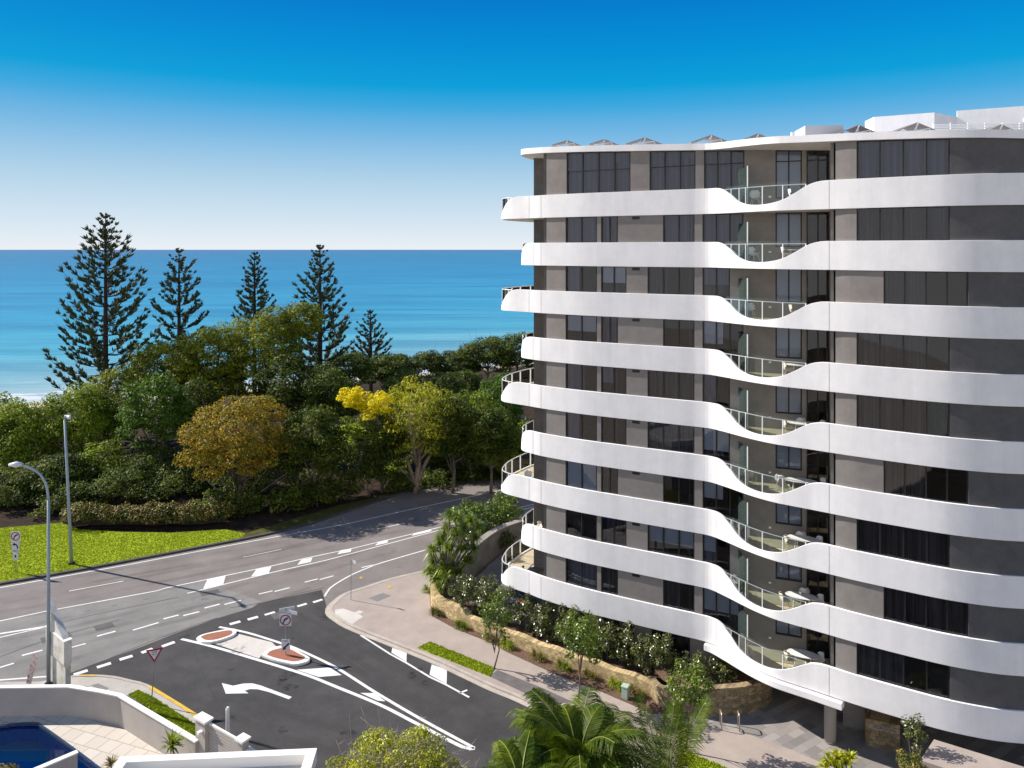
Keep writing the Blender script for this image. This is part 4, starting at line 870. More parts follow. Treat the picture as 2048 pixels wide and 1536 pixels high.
quads_obj('lower_foliage', leaves(rg, lobes_for(rg, (x_+.4, dd, z_-3), 2.2, 1.6, 1.8, 7, .4), 2200, .24), M['l_mid'], wa)
# understorey shrubs
for i, (u, v, hw, hh, d, m_, lb_) in enumerate([(700, 900, 55, 40, 79, 'l_dark', 'dark shrub at the foot of the wattle tree'), (130, 1000, 70, 34, 72, 'l_dark', 'dark shrub behind the left end of the hedge'), (300, 930, 60, 45, 79, 'l_dark', 'dark shrub under the bright green tree'), (400, 935, 55, 50, 80, 'l_dark', 'dark shrub left of the bronze tree trunk'), (575, 1000, 44, 26, 71.5, 'l_dark', 'low dark shrub on the verge right of the hedge end'), (635, 990, 44, 28, 73, 'l_dark', 'low dark shrub on the verge left of the clipped bush'), (690, 968, 40, 30, 75, 'l_dark', 'dark shrub touching the left side of the clipped bush'), (490, 965, 60, 34, 75, 'l_dark', 'dark shrub directly behind the bronze tree trunk'), (200, 925, 60, 45, 80, 'l_mid', 'green shrub below the mid green trees'), (800, 965, 36, 24, 77.5, 'l_dark', 'dark shrub under the left fork of the willowy tree'), (870, 958, 44, 24, 80, 'l_dark', 'dark shrub under the right fork of the willowy tree'), (940, 948, 50, 26, 82, 'l_dark', 'dark shrub at the road edge near the corner balconies'), (1010, 940, 44, 26, 83, 'l_dark', 'dark shrub half hidden by the corner balcony'), (740, 945, 46, 36, 76, 'l_dark', 'rounded dark clipped bush beside the road below the wattle'), (640, 955, 40, 30, 78, 'l_dark', 'dark shrub left of the rounded clipped bush'), (590, 985, 50, 28, 73, 'l_dark', 'dark shrub on the verge right of the bronze tree trunk'), (655, 935, 28, 16, 76, 'l_bright', 'light green shrub peeping above the verge shrubs'),
    (350, 965, 70, 40, 76, 'l_dark', 'dark shrub behind the middle of the hedge'), (240, 975, 70, 36, 75, 'l_dark', 'dark shrub behind the left half of the hedge'), (30, 985, 70, 42, 74, 'l_dark', 'dark shrub behind the lawn at the far left'), (430, 1010, 45, 30, 70, 'l_dark', 'dark shrub at the right end of the hedge'),
    (490, 1010, 45, 28, 71, 'l_dark', 'dark shrub under the trunk of the bronze tree'), (880, 945, 50, 26, 82, 'l_dark', 'low dark shrub right of the willowy tree trunks'), (960, 935, 50, 28, 84, 'l_dark', 'low dark shrub near the corner balcony rails'), (790, 935, 30, 20, 82, 'l_mid', 'low green shrub left of the willowy tree trunks'), (550, 925, 60, 62, 75, 'l_dark', 'dark shrub rising right of the bronze tree')]):
    tree('shrub', lb_, u, v, hw, hh, d, M[m_], .24, .8, 9, cat='shrub', limbs=3, group='understorey shrubs by the verge')
# hedge
SEED[0] += 1; rg = np.random.default_rng(SEED[0]); hd = []
for i in range(34):
    t_ = i/33; a0 = G(132, 1061); b0 = G(445, 1053); x = a0[0]+(b0[0]-a0[0])*t_; y = a0[1]+(b0[1]-a0[1])*t_+.6
    hd.append((x, y+rg.uniform(-.3, .5), 1.0+rg.uniform(-.2, .25), .8, .9, .95+rg.uniform(-.2, .2)))
hg = thing('hedge', 'long low hedge with green and reddish leaves at the back of the lawn', 'hedge', (hd[0][0]+6, hd[0][1], 0))
quads_obj('foliage', leaves(rg, hd, 16000, .2), M['l_hedge'], hg)
MB().wall([(p[0], p[1]) for p in hd[::3]], .1, 1.0, .5).build('stems', M['barkd'], hg)

# ---------------------------------------------------------------- planter, walls, near planting
wp = smooth([(-5.9, 55.0), (-5.75, 53.0), (-5.3, 51.7), (-3.3, 49.7), (-.9, 47.8), (2.6, 45.2), (4.9, 43.7), (7.2, 42.1), (7.9, 41.6)], .4)
pwall = thing('retaining_wall', 'long yellow sandstone retaining wall beside the footpath', 'wall', (0, 48, 0))
MB().wall(wp, .0, lambda p: .85+.05*math.sin(p[0]*3)+(.25 if p[0] < -3 else 0), .45).build('stone_wall', M['stone_y'], pwall)
wd = smooth([(7.6, 42.4), (8.0, 41.0), (8.8, 40.3), (10, 39.95), (11.4, 40.0), (12.9, 40.3), (14.2, 41.2), (14.7, 42.6), (14.6, 44)], .3)
dw = thing('curved_stone_wall', 'curved brown stone planter wall beside the building entry', 'wall', (11, 40.5, 0))
MB().wall(wd, .0, lambda p: 1.6 if p[0] > 9 else max(.85, .85+.75*(p[0]-7.6)/1.4), .4).build('stone_wall', M['stone_b'], dw)
struct(MB().poly(offs(wp, .4)+offs(wd, .3)[:4]+[(8.5, 43.2), (3, 47.2), (-.5, 49.4), (-1.5, 53), (-4, 57)], .62).build('planter_soil', M['mulch'], tri=True))
struct(MB().poly(offs(wd, .35)+[(8.2, 43)], 1.35).build('planter_soil', M['mulch'], tri=True))
# mulch strip in front of the wall
edge = GG(B_([(1362, 100), (1352, 240), (1370, 392), (1550, 490), (1830, 600)])+K7_([(200, 662), (600, 845), (920, 965), (1300, 1128), (1420, 1130)]), zp)
struct(MB().poly(edge+wp[::-1], .135).build('garden_bed', M['mulch'], tri=True))
gwall = smooth([(-4.4, 53.2), (-3.6, 56), (-1.5, 60.5), (1.5, 63.5)], .5)
pc2 = thing('courtyard_wall', 'tall grey stone courtyard wall at the corner behind the strap-leaved tree', 'wall', (-3.5, 56, 0))
MB().wall(gwall, 0, 2.4, -.5).build('stone_wall', M['bluestone'], pc2); MB().wall(offs(gwall, .03), 2.4, 2.5, -.58).build('coping', mat('wall_cap', (.34, .31, .27), .85, (.26, .23, .2), 2), pc2)
struct(MB().poly([(-3.9, 53), (-1, 49.5), (6, 45.5), (6, 62), (0, 62)], .64).build('courtyard_floor', mat('courtyard_grey', (.20, .185, .17), .85, (.14, .13, .12), 1), tri=True))
cl_ = thing('sun_lounger', 'blue outdoor lounger with a red cushion in the shaded courtyard under the lowest corner balcony', 'lounger', (.2, 51.4, .64))
MB().box((.35, 51.3, .98), (.75, 1.3, .08), R(40)).build('seat', mat('blue_canvas', (.05, .12, .30), .7), cl_); MB().box((.75, 51.7, 1.25), (.75, .1, .7), R(40)).build('backrest', mat('blue_canvas2', (.05, .12, .30), .7), cl_); MB().box((.55, 51.0, 1.08), (.5, .4, .16), R(10)).build('cushion', mat('red_cushion', (.5, .06, .07), .8), cl_)
for a_3 in (-.3, .3):
    for b_3 in (-.5, .5): MB().box((.35+a_3, 51.3+b_3, .79), (.05, .05, .3)).build('leg', M['black'], cl_)
# magnolias in the planter
mags = [(935, 1192, 30, 34), (975, 1195, 26, 40), (1014, 1215, 24, 42), (1050, 1228, 24, 40), (1090, 1252, 25, 42), (1138, 1262, 27, 48), (1180, 1290, 24, 40), (1214, 1285, 24, 42), (1248, 1298, 24, 44), (1290, 1312, 24, 44), (1328, 1315, 24, 44), (1388, 1352, 30, 46), (1440, 1352, 26, 34)]
side_ = ['first', 'second', 'third', 'fourth', 'fifth', 'sixth', 'seventh', 'eighth', 'ninth', 'tenth', 'eleventh', 'twelfth', 'thirteenth']
for i, (u, v, hw, hh) in enumerate(mags):
    zb = .62 if i < 11 else 1.35; q = [p for p in offs(wp, 1.25) if uof(p) >= u]; d = (q[0][1] if q else 42.4) if i < 11 else 41.6
    tree('magnolia', 'glossy magnolia shrub behind the sandstone wall, %s from the left end' % side_[i], u, v-4, hw*1.22, hh*1.12, d, M['l_mag'], .15, 1.5, 11, cat='shrub', zb=zb, group='magnolia shrubs in the planter', trunk=.03, limbs=5, inner=.3, aspect=.5, lr=.36)
# street trees
for (u, v, hw, hh, ub, vb, lb_) in [(992, 1238, 34, 62, 988, 1341, 'slender street tree by the grass strip, farthest of the three'), (1162, 1280, 48, 62, 1157, 1409, 'slender street tree in the middle of the footpath planting'), (1380, 1378, 46, 58, 1371, 1508, 'slender street tree nearest the bottom edge, by the bike hoops')]:
    d = G(ub, vb)[1]; tree('street_tree', lb_, u, v, hw*1.12, hh*1.05, d, M['l_street'], .15, .95, 14, ub=ub, group='young street trees on the footpath', trunk=.055, bark='bark', limbs=8, inner=.3, lr=.3, zb=.1)
for (u, v, hw, hh, d, m_, lb_) in [(945, 1045, 50, 50, 62, 'l_mag', 'glossy tree beyond the courtyard wall, left of the corner balconies'), (1010, 1035, 46, 54, 64, 'l_mag', 'glossy tree beyond the courtyard wall touching the corner balconies'), (950, 1085, 26, 26, 59.5, 'l_mag', 'small glossy shrub by the courtyard wall'), (1010, 1080, 24, 26, 61, 'l_mag', 'small glossy shrub behind the lowest corner railing')]:
    tree('tree', lb_, u, v, hw, hh, d, M['l_street'] if 'glossy tree' in lb_ else M[m_], .2, 1.3, 18, limbs=5, lr=.32)
def bush_tree(u, v, hw, hh, d, lb_, m_, sz, dens, zb=0, nl=9, name='shrub'): return tree(name, lb_, u, v, hw, hh, d, M[m_], sz, dens, nl, cat='shrub', zb=zb, trunk=.04, limbs=5, inner=.3)
bush_tree(1830, 1468, 24, 40, 33.6, 'tall narrow magnolia in front of the right part of the first band', 'l_mag', .13, 1.1, .1, 8, 'magnolia')
bush_tree(1822, 1528, 30, 22, 32, 'round golden green shrub at the foot of the narrow magnolia', 'l_hedge', .1, 1.1, .1, 8)
bush_tree(1500, 1350, 14, 16, 41.8, 'broad-leaved lime green plant on the curved stone planter', 'l_near', .2, .7, 1.3, 5)
yp = thing('planter_box', 'small yellow sandstone planter block at the bottom right', 'planter', (G(1785, 1545)[0], 32.6, 0)); MB().box((G(1788, 1540)[0], 32.6, .6), (.9, .7, 1.2), R(-30)).build('block', M['stone_y'], yp)
# strap leaved plants
def rosette(mb_list, c, n, L, w, rng, up=.5, droop=.6):
    for i in range(n):
        a = rng.uniform(0, 6.28); e = rng.uniform(-.2, 1.3); dv = Vector((math.cos(a)*math.cos(e), math.sin(a)*math.cos(e), math.sin(e)+.15)); l = L*rng.uniform(.7, 1.1)
        sd_ = dv.cross(Vector((0, 0, 1))).normalized()*w; p0 = Vector(c); p1 = p0+dv*l*.5+Vector((0, 0, .05)); p2 = p0+dv*l+Vector((0, 0, -droop*l*.45))
        mb_list.append([p0-sd_*.5, p1-sd_, p1+sd_, p0+sd_*.5]); mb_list.append([p1-sd_, p2-sd_*.1, p2+sd_*.1, p1+sd_])
rng = random.Random(11)
def strap_tree(label, heads, base, L, w, n, m_='l_panda', name='strap_leaved_tree', cat='tree', tr=.09, droop=.6, zb=0):
    root = thing(name, label, cat, (base[0], base[1], zb)); Q = []; tk = MB()
    for h in heads:
        rosette(Q, h, n, L, w, rng, droop=droop); m1 = Vector((base[0]*.5+h[0]*.5, base[1]*.5+h[1]*.5, zb+(h[2]-zb)*.6)); tk.tube([(base[0], base[1], zb), m1, h], [tr, tr*.8, tr*.7], 6)
    quads_obj('crown', np.array([[tuple(c) for c in q_] for q_ in Q]), M[m_], root); tk.build('trunk', M['bark'], root); return root
def hp(u, v, d): return ((u-1024)*d/F, d, H-(v-HZ)*d/F)
strap_tree('tall strap-leaved tree with spiky heads above the sandstone corner', [hp(u, v, 54+rng.uniform(-1, 1)) for u, v in ((868, 1125), (880, 1090), (895, 1060), (915, 1040), (930, 1062), (905, 1085), (925, 1100), (890, 1120), (950, 1080), (870, 1150), (900, 1140), (940, 1045), (912, 1070), (885, 1075), (860, 1145), (875, 1160), (905, 1120), (925, 1080), (945, 1100), (900, 1035), (885, 1140), (915, 1150), (955, 1055), (898, 1100), (935, 1125), (865, 1105), (880, 1185))], (-4.9, 53.3), .85, .03, 150, zb=.6, droop=.8)
strap_tree('short strap-leaved plants at the bend of the sandstone wall', [hp(u, v, 51.8) for u, v in ((880, 1180), (893, 1160))], (-4.9, 52.2), .8, .03, 50, zb=.6)
strap_tree('spiky dark agave in the pool terrace', [hp(u, v, 35.5) for u, v in ((343, 1492), )], (G(343, 1505)[0]+1.2, 35.5), .75, .05, 60, 'l_mid', 'agave', 'plant', .05, .2)
strap_tree('yellowish spiky plant by the pool edge', [hp(222, 1532, 34.5)], (hp(222, 1532, 34.5)[0], 34.5), .5, .025, 50, 'l_grassy', 'spiky_plant', 'plant', .03, .2)
strap_tree('bright yellow green clump of strap leaves near the entry column', [hp(u, v, 34) for u, v in ((1660, 1525), (1675, 1518), (1690, 1528), (1700, 1520), (1672, 1535), (1652, 1538))], (G(1678, 1545)[0], 34), .55, .035, 45, 'l_near', 'cordyline', 'plant', .03, .5)
# tufts along the bed
for j, (t_, lb_) in enumerate([(.04, 'at the corner'), (.2, 'below the first magnolia'), (.33, 'left of the farthest street tree'), (.45, 'right of the farthest street tree'), (.52, 'under the fifth magnolia'), (.62, 'left of the middle street tree'), (.72, 'right of the middle street tree'), (.8, 'below the eighth magnolia'), (.88, 'beside the green service box'), (.95, 'at the near wall end')]):
    p = offs(wp, -.35)[int(t_*(len(wp)-1))]; Q = []; rosette(Q, (p[0], p[1], .2), 130, .55, .014, rng, droop=.7); rosette(Q, (p[0]+.4, p[1]-.3, .2), 110, .5, .014, rng, droop=.7)
    tag(quads_obj('grass_tuft', np.array([[tuple(c) for c in q_] for q_ in Q]), M['l_grassy' if j % 2 else 'l_mid'], None), 'grass tuft at the foot of the sandstone wall, '+lb_, 'plant', 'ornamental grass tufts')
# palms
def palm(label, c, n, L, m_, seed, trunk=True, elev=(-.3, 1.35), azr=None, name='palm', dk=1.0):
    rng = random.Random(seed); root = thing(name, label, 'palm', (c[0], c[1], 0)); Q = []; rc = MB(); C0 = Vector(c)
    for i in range(n):
        a = (i*2.39996+rng.uniform(-.2, .2)); e = elev[0]+(elev[1]-elev[0])*((i+.5)/n)**.8; l = L*rng.uniform(.85, 1.1)
        dv = Vector((math.cos(a)*math.cos(e), math.sin(a)*math.cos(e), math.sin(e))); hor = Vector((math.cos(a), math.sin(a), 0)); side = hor.cross(Vector((0, 0, 1)))
        pts = []; K = 9; dr = rng.uniform(.45, .75)*dk
        for k in range(K+1):
            t = k/K; pts.append(C0+dv*l*t+Vector((0, 0, -dr*l*t*t*.8))+hor*l*.12*t*t)
        rc.tube(pts, [.026*(1-.8*k/K)+.005 for k in range(K+1)], 5, cap=False)
        m = 84
        for j in range(m):
            t = .14+.86*j/m; k = min(K-1, int(t*K)); p = pts[k].lerp(pts[k+1], t*K-k); tg = (pts[k+1]-pts[k]).normalized()
            ll = L*.27*math.sin(min(1, t*1.05+.12)*2.75)**.7 if t < .97 else L*.08; upv = side.cross(tg).normalized()
            for sg in (-1, 1):
                dd_ = (side*sg*.85+tg*.6+upv*-.12*rng.uniform(.2, 1.6)).normalized(); wv = tg*.017
                e1 = p+dd_*ll*.55; e2 = p+dd_*ll+Vector((0, 0, -.28*ll*rng.uniform(.5, 1.6)))
                Q.append([p-wv*.5, e1-wv, e1+wv, p+wv*.5]); Q.append([e1-wv, e2-wv*.1, e2+wv*.1, e1+wv])
    quads_obj('fronds', np.array([[tuple(x) for x in q_] for q_ in Q]), M[m_], root); rc.build('frond_stems', mat('palm_rib', (.22, .24, .04), .5), root)
    MB().tube([(c[0], c[1], 0), (c[0], c[1], c[2]*.5), (c[0], c[1], c[2])], [.2, .15, .13], 10).build('trunk', M['bark'], root)
    return root
palm('large feathery palm at the bottom centre of the picture', hp(1155, 1530, 26), 42, 3.5, 'l_palm', 21, elev=(-.25, 1.3))
palm('smaller palm with yellow ribs left of the large feathery palm', hp(1040, 1575, 24), 16, 2.3, 'l_palm', 22, elev=(0, 1.1))
palm('upright young palm right of the large feathery palm', hp(1335, 1600, 29), 4, 4.0, 'l_palm', 23, elev=(1.25, 1.54), dk=.15)
# near round bush with bare twigs
nb = tree('tree', 'yellow green tree crown with bare pale twigs at the bottom edge', 795, 1548, 162, 92, 30, M['l_near'], .10, .6, 44, bark='barkw', trunk=.12, limbs=22, inner=.1, lr=.17, rxm=.7)
tw = MB(); rng = random.Random(5); cx, cy, cz = hp(800, 1560, 30)
for i in range(150):
    a = rng.uniform(.1, 3.04) ; b = rng.uniform(-.9, .9); r_ = rng.uniform(.55, 1.0)
    e = Vector((cx+math.cos(a)*3.0*r_*1.05, cy+b*1.4, cz+math.sin(a)*1.75*r_*1.1)); s = Vector((cx+math.cos(a)*1.6*r_, cy+b, cz+math.sin(a)*.5*r_)); m1 = s.lerp(e, .5)+Vector((rng.uniform(-.2, .2), rng.uniform(-.2, .2), rng.uniform(-.1, .2)))
    tw.tube([s, m1, e], [.014, .01, .004], 4, cap=False)
    for j in range(4):
        q_ = m1.lerp(e, rng.random()); tw.tube([q_, q_+Vector((rng.uniform(-.3, .3), rng.uniform(-.2, .2), rng.uniform(0, .35)))], [.006, .003], 3, cap=False)
tw.build('bare_twigs', mat('twig', (.42, .36, .32), .8), nb)

# ---------------------------------------------------------------- pool terrace, own building
tile = mat('terrace_tile', (.55, .49, .42), .7); tilemap(tile, .85, .85, (.58, .52, .45), (.53, .47, .40), (.34, .29, .24), R(20), .022)
pedge = GG(A_([(-400, 1225), (0, 1215), (90, 1200), (265, 1193), (330, 1222), (600, 1415), (760, 1536), (1000, 1720)]), .06)
pedge = smooth(pedge, .4)
terr = pedge+[(-9, 29.5), (-11, 34)]+GG([(405, 1540), (332, 1500), (250, 1451), (186, 1433), (125, 1428), (0, 1428), (-110, 1430)], .06)
struct(MB().poly(terr, .06).build('pool_terrace', tile, tri=True))
pool = thing('swimming_pool', 'blue tiled swimming pool in the bottom left corner', 'pool', (-25, 35, 0))
base = [(p[0], p[1]) for p in pedge]+[(-14, 24), (-45, 24)]
bm_ = MB(); n = len(base)
bm_.add([(*p, .055) for p in base]+[(*p, -1.3) for p in base], [(i, n+i, n+(i+1) % n, (i+1) % n) for i in range(n)]); bm_.poly(base, -1.3)
bm_.build('basin', M['pooltile'], pool, tri=True); MB().wall(pedge, -.05, .085, -.12).build('dark_tile_edge', mat('edge_tile', (.03, .05, .09), .15, (.3, .35, .4), 9, spec=.8, contrast=(.6, .8)), pool)
wm_ = glassmat('pool_water', (.45, .72, .95), 1.33, .04, .08, (.0, .09, .3)); MB().poly(base, -.07).build('water', wm_, pool, tri=True)
pwl = GG([(-120, 1371), (0, 1371), (141, 1369.5), (202, 1379), (244, 1388), (398, 1479)], 1.6)
pw_ = thing('garden_wall', 'long cream rendered wall with white cap around the pool terrace', 'wall', (pwl[2][0], pwl[2][1], 0))
MB().wall(pwl, 0, 1.55, -.2).build('wall_body', M['poolwall'], pw_); MB().wall(offs(pwl, .03), 1.55, 1.61, -.27).build('cap', M['cap'], pw_)
def pillar(x, y, h, w, lb_):
    r = thing('gate_pillar', lb_, 'pillar', (x, y, 0), 'gate pillars'); rz = R(-33)
    MB().box((x, y, h/2), (w, .35, h), rz).build('shaft', M['poolwall'], r); MB().box((x, y, h+.05), (w+.14, .5, .1), rz).build('cap', M['cap'], r); return r
gA, gB = Vector((-14.75, 35.85)), Vector((-12.3, 34.25)); gd = (gB-gA).normalized()
p1 = pillar(gA.x, gA.y, 2.55, .75, 'wide white pillar on the left of the slatted gate'); pillar(gB.x, gB.y, 2.62, .42, 'narrow white pillar on the right of the slatted gate')
MB().box((gA.x-.05, gA.y-.3, 2.1), (.18, .22, .12), R(-33)).build('wall_light', M['cap'], p1)
gt = thing('slatted_gate', 'cream horizontal slatted gate between two white pillars', 'gate', ((gA.x+gB.x)/2, (gA.y+gB.y)/2, 0)); a = gA+gd*.42; b = gB-gd*.25
gm = MB()
for i in range(17): gm.wall([tuple(a), tuple(b)], .15+i*.135, .25+i*.135, .03)
gm.build('slats', M['poolwall'], gt); g2_ = MB().wall([tuple(a), tuple(b)], 2.42, 2.5, .09); g2_.build('top_rail', M['cap'], gt)
w3 = thing('garden_wall', 'short cream wall right of the narrow gate pillar', 'wall', (gB.x+1, gB.y-.6, 0)); MB().wall([tuple(gB+gd*.25), tuple(gB+gd*3)], 0, 2.2, .2).build('wall_body', M['poolwall'], w3); MB().wall([tuple(gB+gd*.25-Vector((.02, .03))), tuple(gB+gd*3-Vector((.02, .03)))], 2.2, 2.27, .26).build('cap', M['cap'], w3)
bo = G(424, 1476, 0); bx_ = thing('white_bollard', 'slim white bollard standing behind the wide gate pillar', 'bollard', (gA.x+.95, gA.y+.55, 0)); MB().tube([(gA.x+.95, gA.y+.55, 0), (gA.x+.95, gA.y+.55, 2.72)], .09, 12).build('post', M['cap'], bx_); MB().box((gA.x+.95, gA.y+.55, 2.75), (.1, .1, .08)).build('light_cap', M['whitemetal'], bx_)
pa, pb_ = G(155, 1506, 1.9), G(62, 1546, 1.9); w4 = thing('garden_wall', 'short wall with white cap standing beside the pool at the bottom left', 'wall', (pa[0], pa[1], 0))
MB().wall([pb_[:2], pa[:2]], -.5, 1.86, .22).build('wall_body', M['poolwall'], w4); MB().wall([pb_[:2], (pa[0]+.03, pa[1]+.02)], 1.86, 1.92, .26).build('cap', M['cap'], w4)
sh = bush_tree(12, 1545, 22, 16, 33, 'small brown leaved shrub in the very bottom left corner', 'l_hedge', .12, 1, 0, 6)
# own roof: low building with parapet
hr = 8.0; rc_ = [G(634, 1496, hr), G(240, 1513, hr)]; A0 = Vector(rc_[0][:2]); B0 = Vector(rc_[1][:2]); vx = (B0-A0).normalized(); vy = Vector((vx.y, -vx.x)); vy = vy if vy.y < 0 else -vy
lb = thing('low_building', 'low cream building with a white parapet roof at the bottom edge', 'building', (A0.x-3, A0.y-3, 0))
cr_ = [A0, B0, B0+vy*7, A0+vy*7]
MB().poly([tuple(p) for p in cr_], hr-.45, thick=hr-.5).build('wall', M['poolwall'], lb)
ring = MB(); ins = [A0+vx*.33+vy*.3, B0-vx*.33+vy*.3, B0-vx*.33+vy*6.7, A0+vx*.33+vy*6.7]
vs = [(p.x, p.y, z_) for z_ in (hr-.5, hr) for p in cr_]+[(p.x, p.y, z_) for z_ in (hr-.5, hr) for p in ins]
fs = []
for i in range(4):
    j = (i+1) % 4; fs += [(i, j, 4+j, 4+i), (4+i, 4+j, 12+j, 12+i), (8+j, 8+i, 12+i, 12+j)]
ring.add(vs, fs).build('parapet', M['cap'], lb)
MB().poly([tuple(p) for p in ins], hr-.35).build('roof', M['pale'], lb)

# ---------------------------------------------------------------- street furniture
def lamp(label, base, ztop, bend, headp, r0=.11):
    r = thing('street_lamp', label, 'street lamp', base, 'street lamps'); b = Vector(base); t = Vector(bend[0])
    MB().tube([b, b.lerp(t, .5), t], [r0, r0*.85, r0*.7], 10).build('post', M['pole'], r, smooth_=True)
    MB().tube([b, b+Vector((0, 0, .25))], r0*1.8, 10).build('base_flange', M['frame'], r)
    MB().tube(smooth([t, *[Vector(q_) for q_ in bend[1:]], Vector(headp)], .25), r0*.62, 8).build('arm', M['pole'], r, smooth_=True)
    dv = (Vector(headp)-Vector(bend[-1])); rz = math.atan2(dv.y, dv.x); h = Vector(headp)+Vector((math.cos(rz)*.3, math.sin(rz)*.3, 0))
    hm = MB(); hm.tube([h-Vector((math.cos(rz)*.4, math.sin(rz)*.4, 0)), h, h+Vector((math.cos(rz)*.38, math.sin(rz)*.38, -.02))], [.1, .17, .08], 10); hm.build('lamp_head', mat('lamp_housing', (.55, .57, .6), .35), r, smooth_=True); return r
b1_ = G(97, 1374); dd1 = b1_[1]
def at(u, v, d): return ((u-1024)*d/F, d, H-(v-HZ)*d/F)
lamp('nearest street lamp, its curved arm reaching left above the pool wall', b1_, 0, [at(97, 1000, dd1), at(94, 975, dd1), at(86, 957, dd1), at(74, 943, dd1)], at(42, 929, dd1))
b2_ = G(143.5, 1131); d2 = b2_[1]
lamp('straight street lamp standing on the far lawn behind the hedge gap', b2_, 0, [at(129.5, 840, d2), at(130.5, 832, d2)], ((150-1024)*d2/F, d2-.9, H-(828-HZ)*d2/F), .13)
c0, c1 = Vector(at(131, 895, d2)), Vector(at(98.5, 1035, dd1)); pts = [c0.lerp(c1, i/14)+Vector((0, 0, -1.1*math.sin(math.pi*i/14))) for i in range(15)]
tag(MB().tube(pts, .006, 4).build('cable', M['frame']), 'thin sagging cable strung between the two street lamps', 'cable')
def frame_sign(c, right, up=Vector((0, 0, 1))):
    nrm = right.cross(up).normalized(); return c, right.normalized(), up, nrm
def plate(pts2, c, right, m, parent, name, th=.02, off=0.0):
    up = Vector((0, 0, 1)); nrm = right.cross(up).normalized(); n = len(pts2)
    f = [c+right*p[0]+up*p[1]+nrm*(off+th/2) for p in pts2]; b = [q_-nrm*th for q_ in f]
    return MB().add(f+b, [tuple(range(n)), tuple(range(2*n-1, n-1, -1))]+[(i, n+i, n+(i+1) % n, (i+1) % n) for i in range(n)]).build(name, m, parent, tri=True)
def circ(r, n=28): return [(r*math.cos(2*math.pi*i/n), r*math.sin(2*math.pi*i/n)) for i in range(n)]
def strip2(p, w):
    q_ = offs(p, w/2)+offs(p, -w/2)[::-1]; return q_
RT = Vector((1, 0, 0))
def noturn(c, s, right, root):
    pl = plate([(-s, -s), (s, -s), (s, s), (-s, s)], c, right, M['signwhite'], root, 'sign_plate')
    o = .012
    nrm = right.cross(Vector((0, 0, 1))).normalized(); rr = MB(); N = 36
    for r0, r1 in ((s*.74, s*.92),):
        vs = []
        for rr_ in (r0, r1): vs += [c+right*rr_*math.cos(2*math.pi*i/N)+Vector((0, 0, 1))*rr_*math.sin(2*math.pi*i/N)+nrm*.016 for i in range(N)]
        rr.add(vs, [(i, (i+1) % N, N+(i+1) % N, N+i)[::-1] for i in range(N)])
    rr.build('red_ring', M['red'], pl)
    plate(strip2(smooth([(-.28*s, -.6*s), (-.26*s, -.1*s), (-.05*s, .2*s), (.2*s, .26*s)], .05*s*4), .17*s), c, right, M['black'], pl, 'arrow_symbol', .002, .014)
    plate([(.15*s, .48*s), (.55*s, .3*s), (.18*s, .02*s)], c, right, M['black'], pl, 'arrow_symbol', .002, .0145)
    plate(strip2([(-.56*s, -.6*s), (.56*s, .6*s)], .13*s), c, right, M['red'], pl, 'red_slash', .002, .018); return pl
# island sign
ib = G(571.5, 1308, .15); sr = thing('traffic_sign', 'no right turn and keep left signs on a pole on the larger island', 'traffic sign', ib)
MB().tube([ib, (ib[0], ib[1], 2.95)], .03, 8).build('pole', M['steel'], sr)
noturn(Vector((ib[0], ib[1]-.06, 2.27)), .36, RT, sr)
kc = Vector((ib[0]+.02, ib[1]-.06, .72)); kl = plate([(-.26, -.36), (.26, -.36), (.26, .36), (-.26, .36)], kc, RT, M['signwhite'], sr, 'sign_plate')
plate(strip2([(.2, .12), (-.1, -.18)], .1), kc, RT, M['black'], kl, 'arrow_symbol', .002, .014); plate([(-.2, -.3), (.03, -.22), (-.12, -.06)], kc, RT, M['black'], kl, 'arrow_symbol', .002, .0145)
text('KEEP', .12, kc+Vector((0, -.014, .26)), 0, M['black'], kl, ext=.002)
bl = MB().box((ib[0]+.35, ib[1]-.1, 2.78), (.95, .03, .2), R(-25)); bl.build('street_name_blade', M['signwhite'], sr); MB().box((ib[0]+.05, ib[1]+.05, 2.9), (.9, .03, .18), R(22)).build('street_name_blade', M['signwhite'], sr)
# give way
gb = G(303, 1407, .1); gs_ = thing('give_way_sign', 'red and white triangular give way sign on the corner grass', 'traffic sign', gb)
gtp = Vector((gb[0]+.18, gb[1], 2.6)); MB().tube([gb, gtp], .028, 8).build('pole', M['steel'], gs_); gc = Vector((gb[0]+.19, gb[1]-.06, 2.86)); rgt = Vector((.93, .36, 0)).normalized()
tr3 = lambda s: [(-s, s*.62), (0, -s*1.12), (s, s*.62)]
pl = plate(tr3(.43), gc, rgt, M['red'], gs_, 'sign_plate'); plate(tr3(.29), gc, rgt, M['signwhite'], pl, 'white_field', .002, .013)
az = math.atan2(rgt.y, rgt.x); nn = rgt.cross(Vector((0, 0, 1)))
text('GIVE', .13, gc+nn*.017+Vector((0, 0, .1)), az, M['black'], pl, ext=.002); text('WAY', .11, gc+nn*.017+Vector((0, 0, -.03)), az, M['black'], pl, ext=.002)
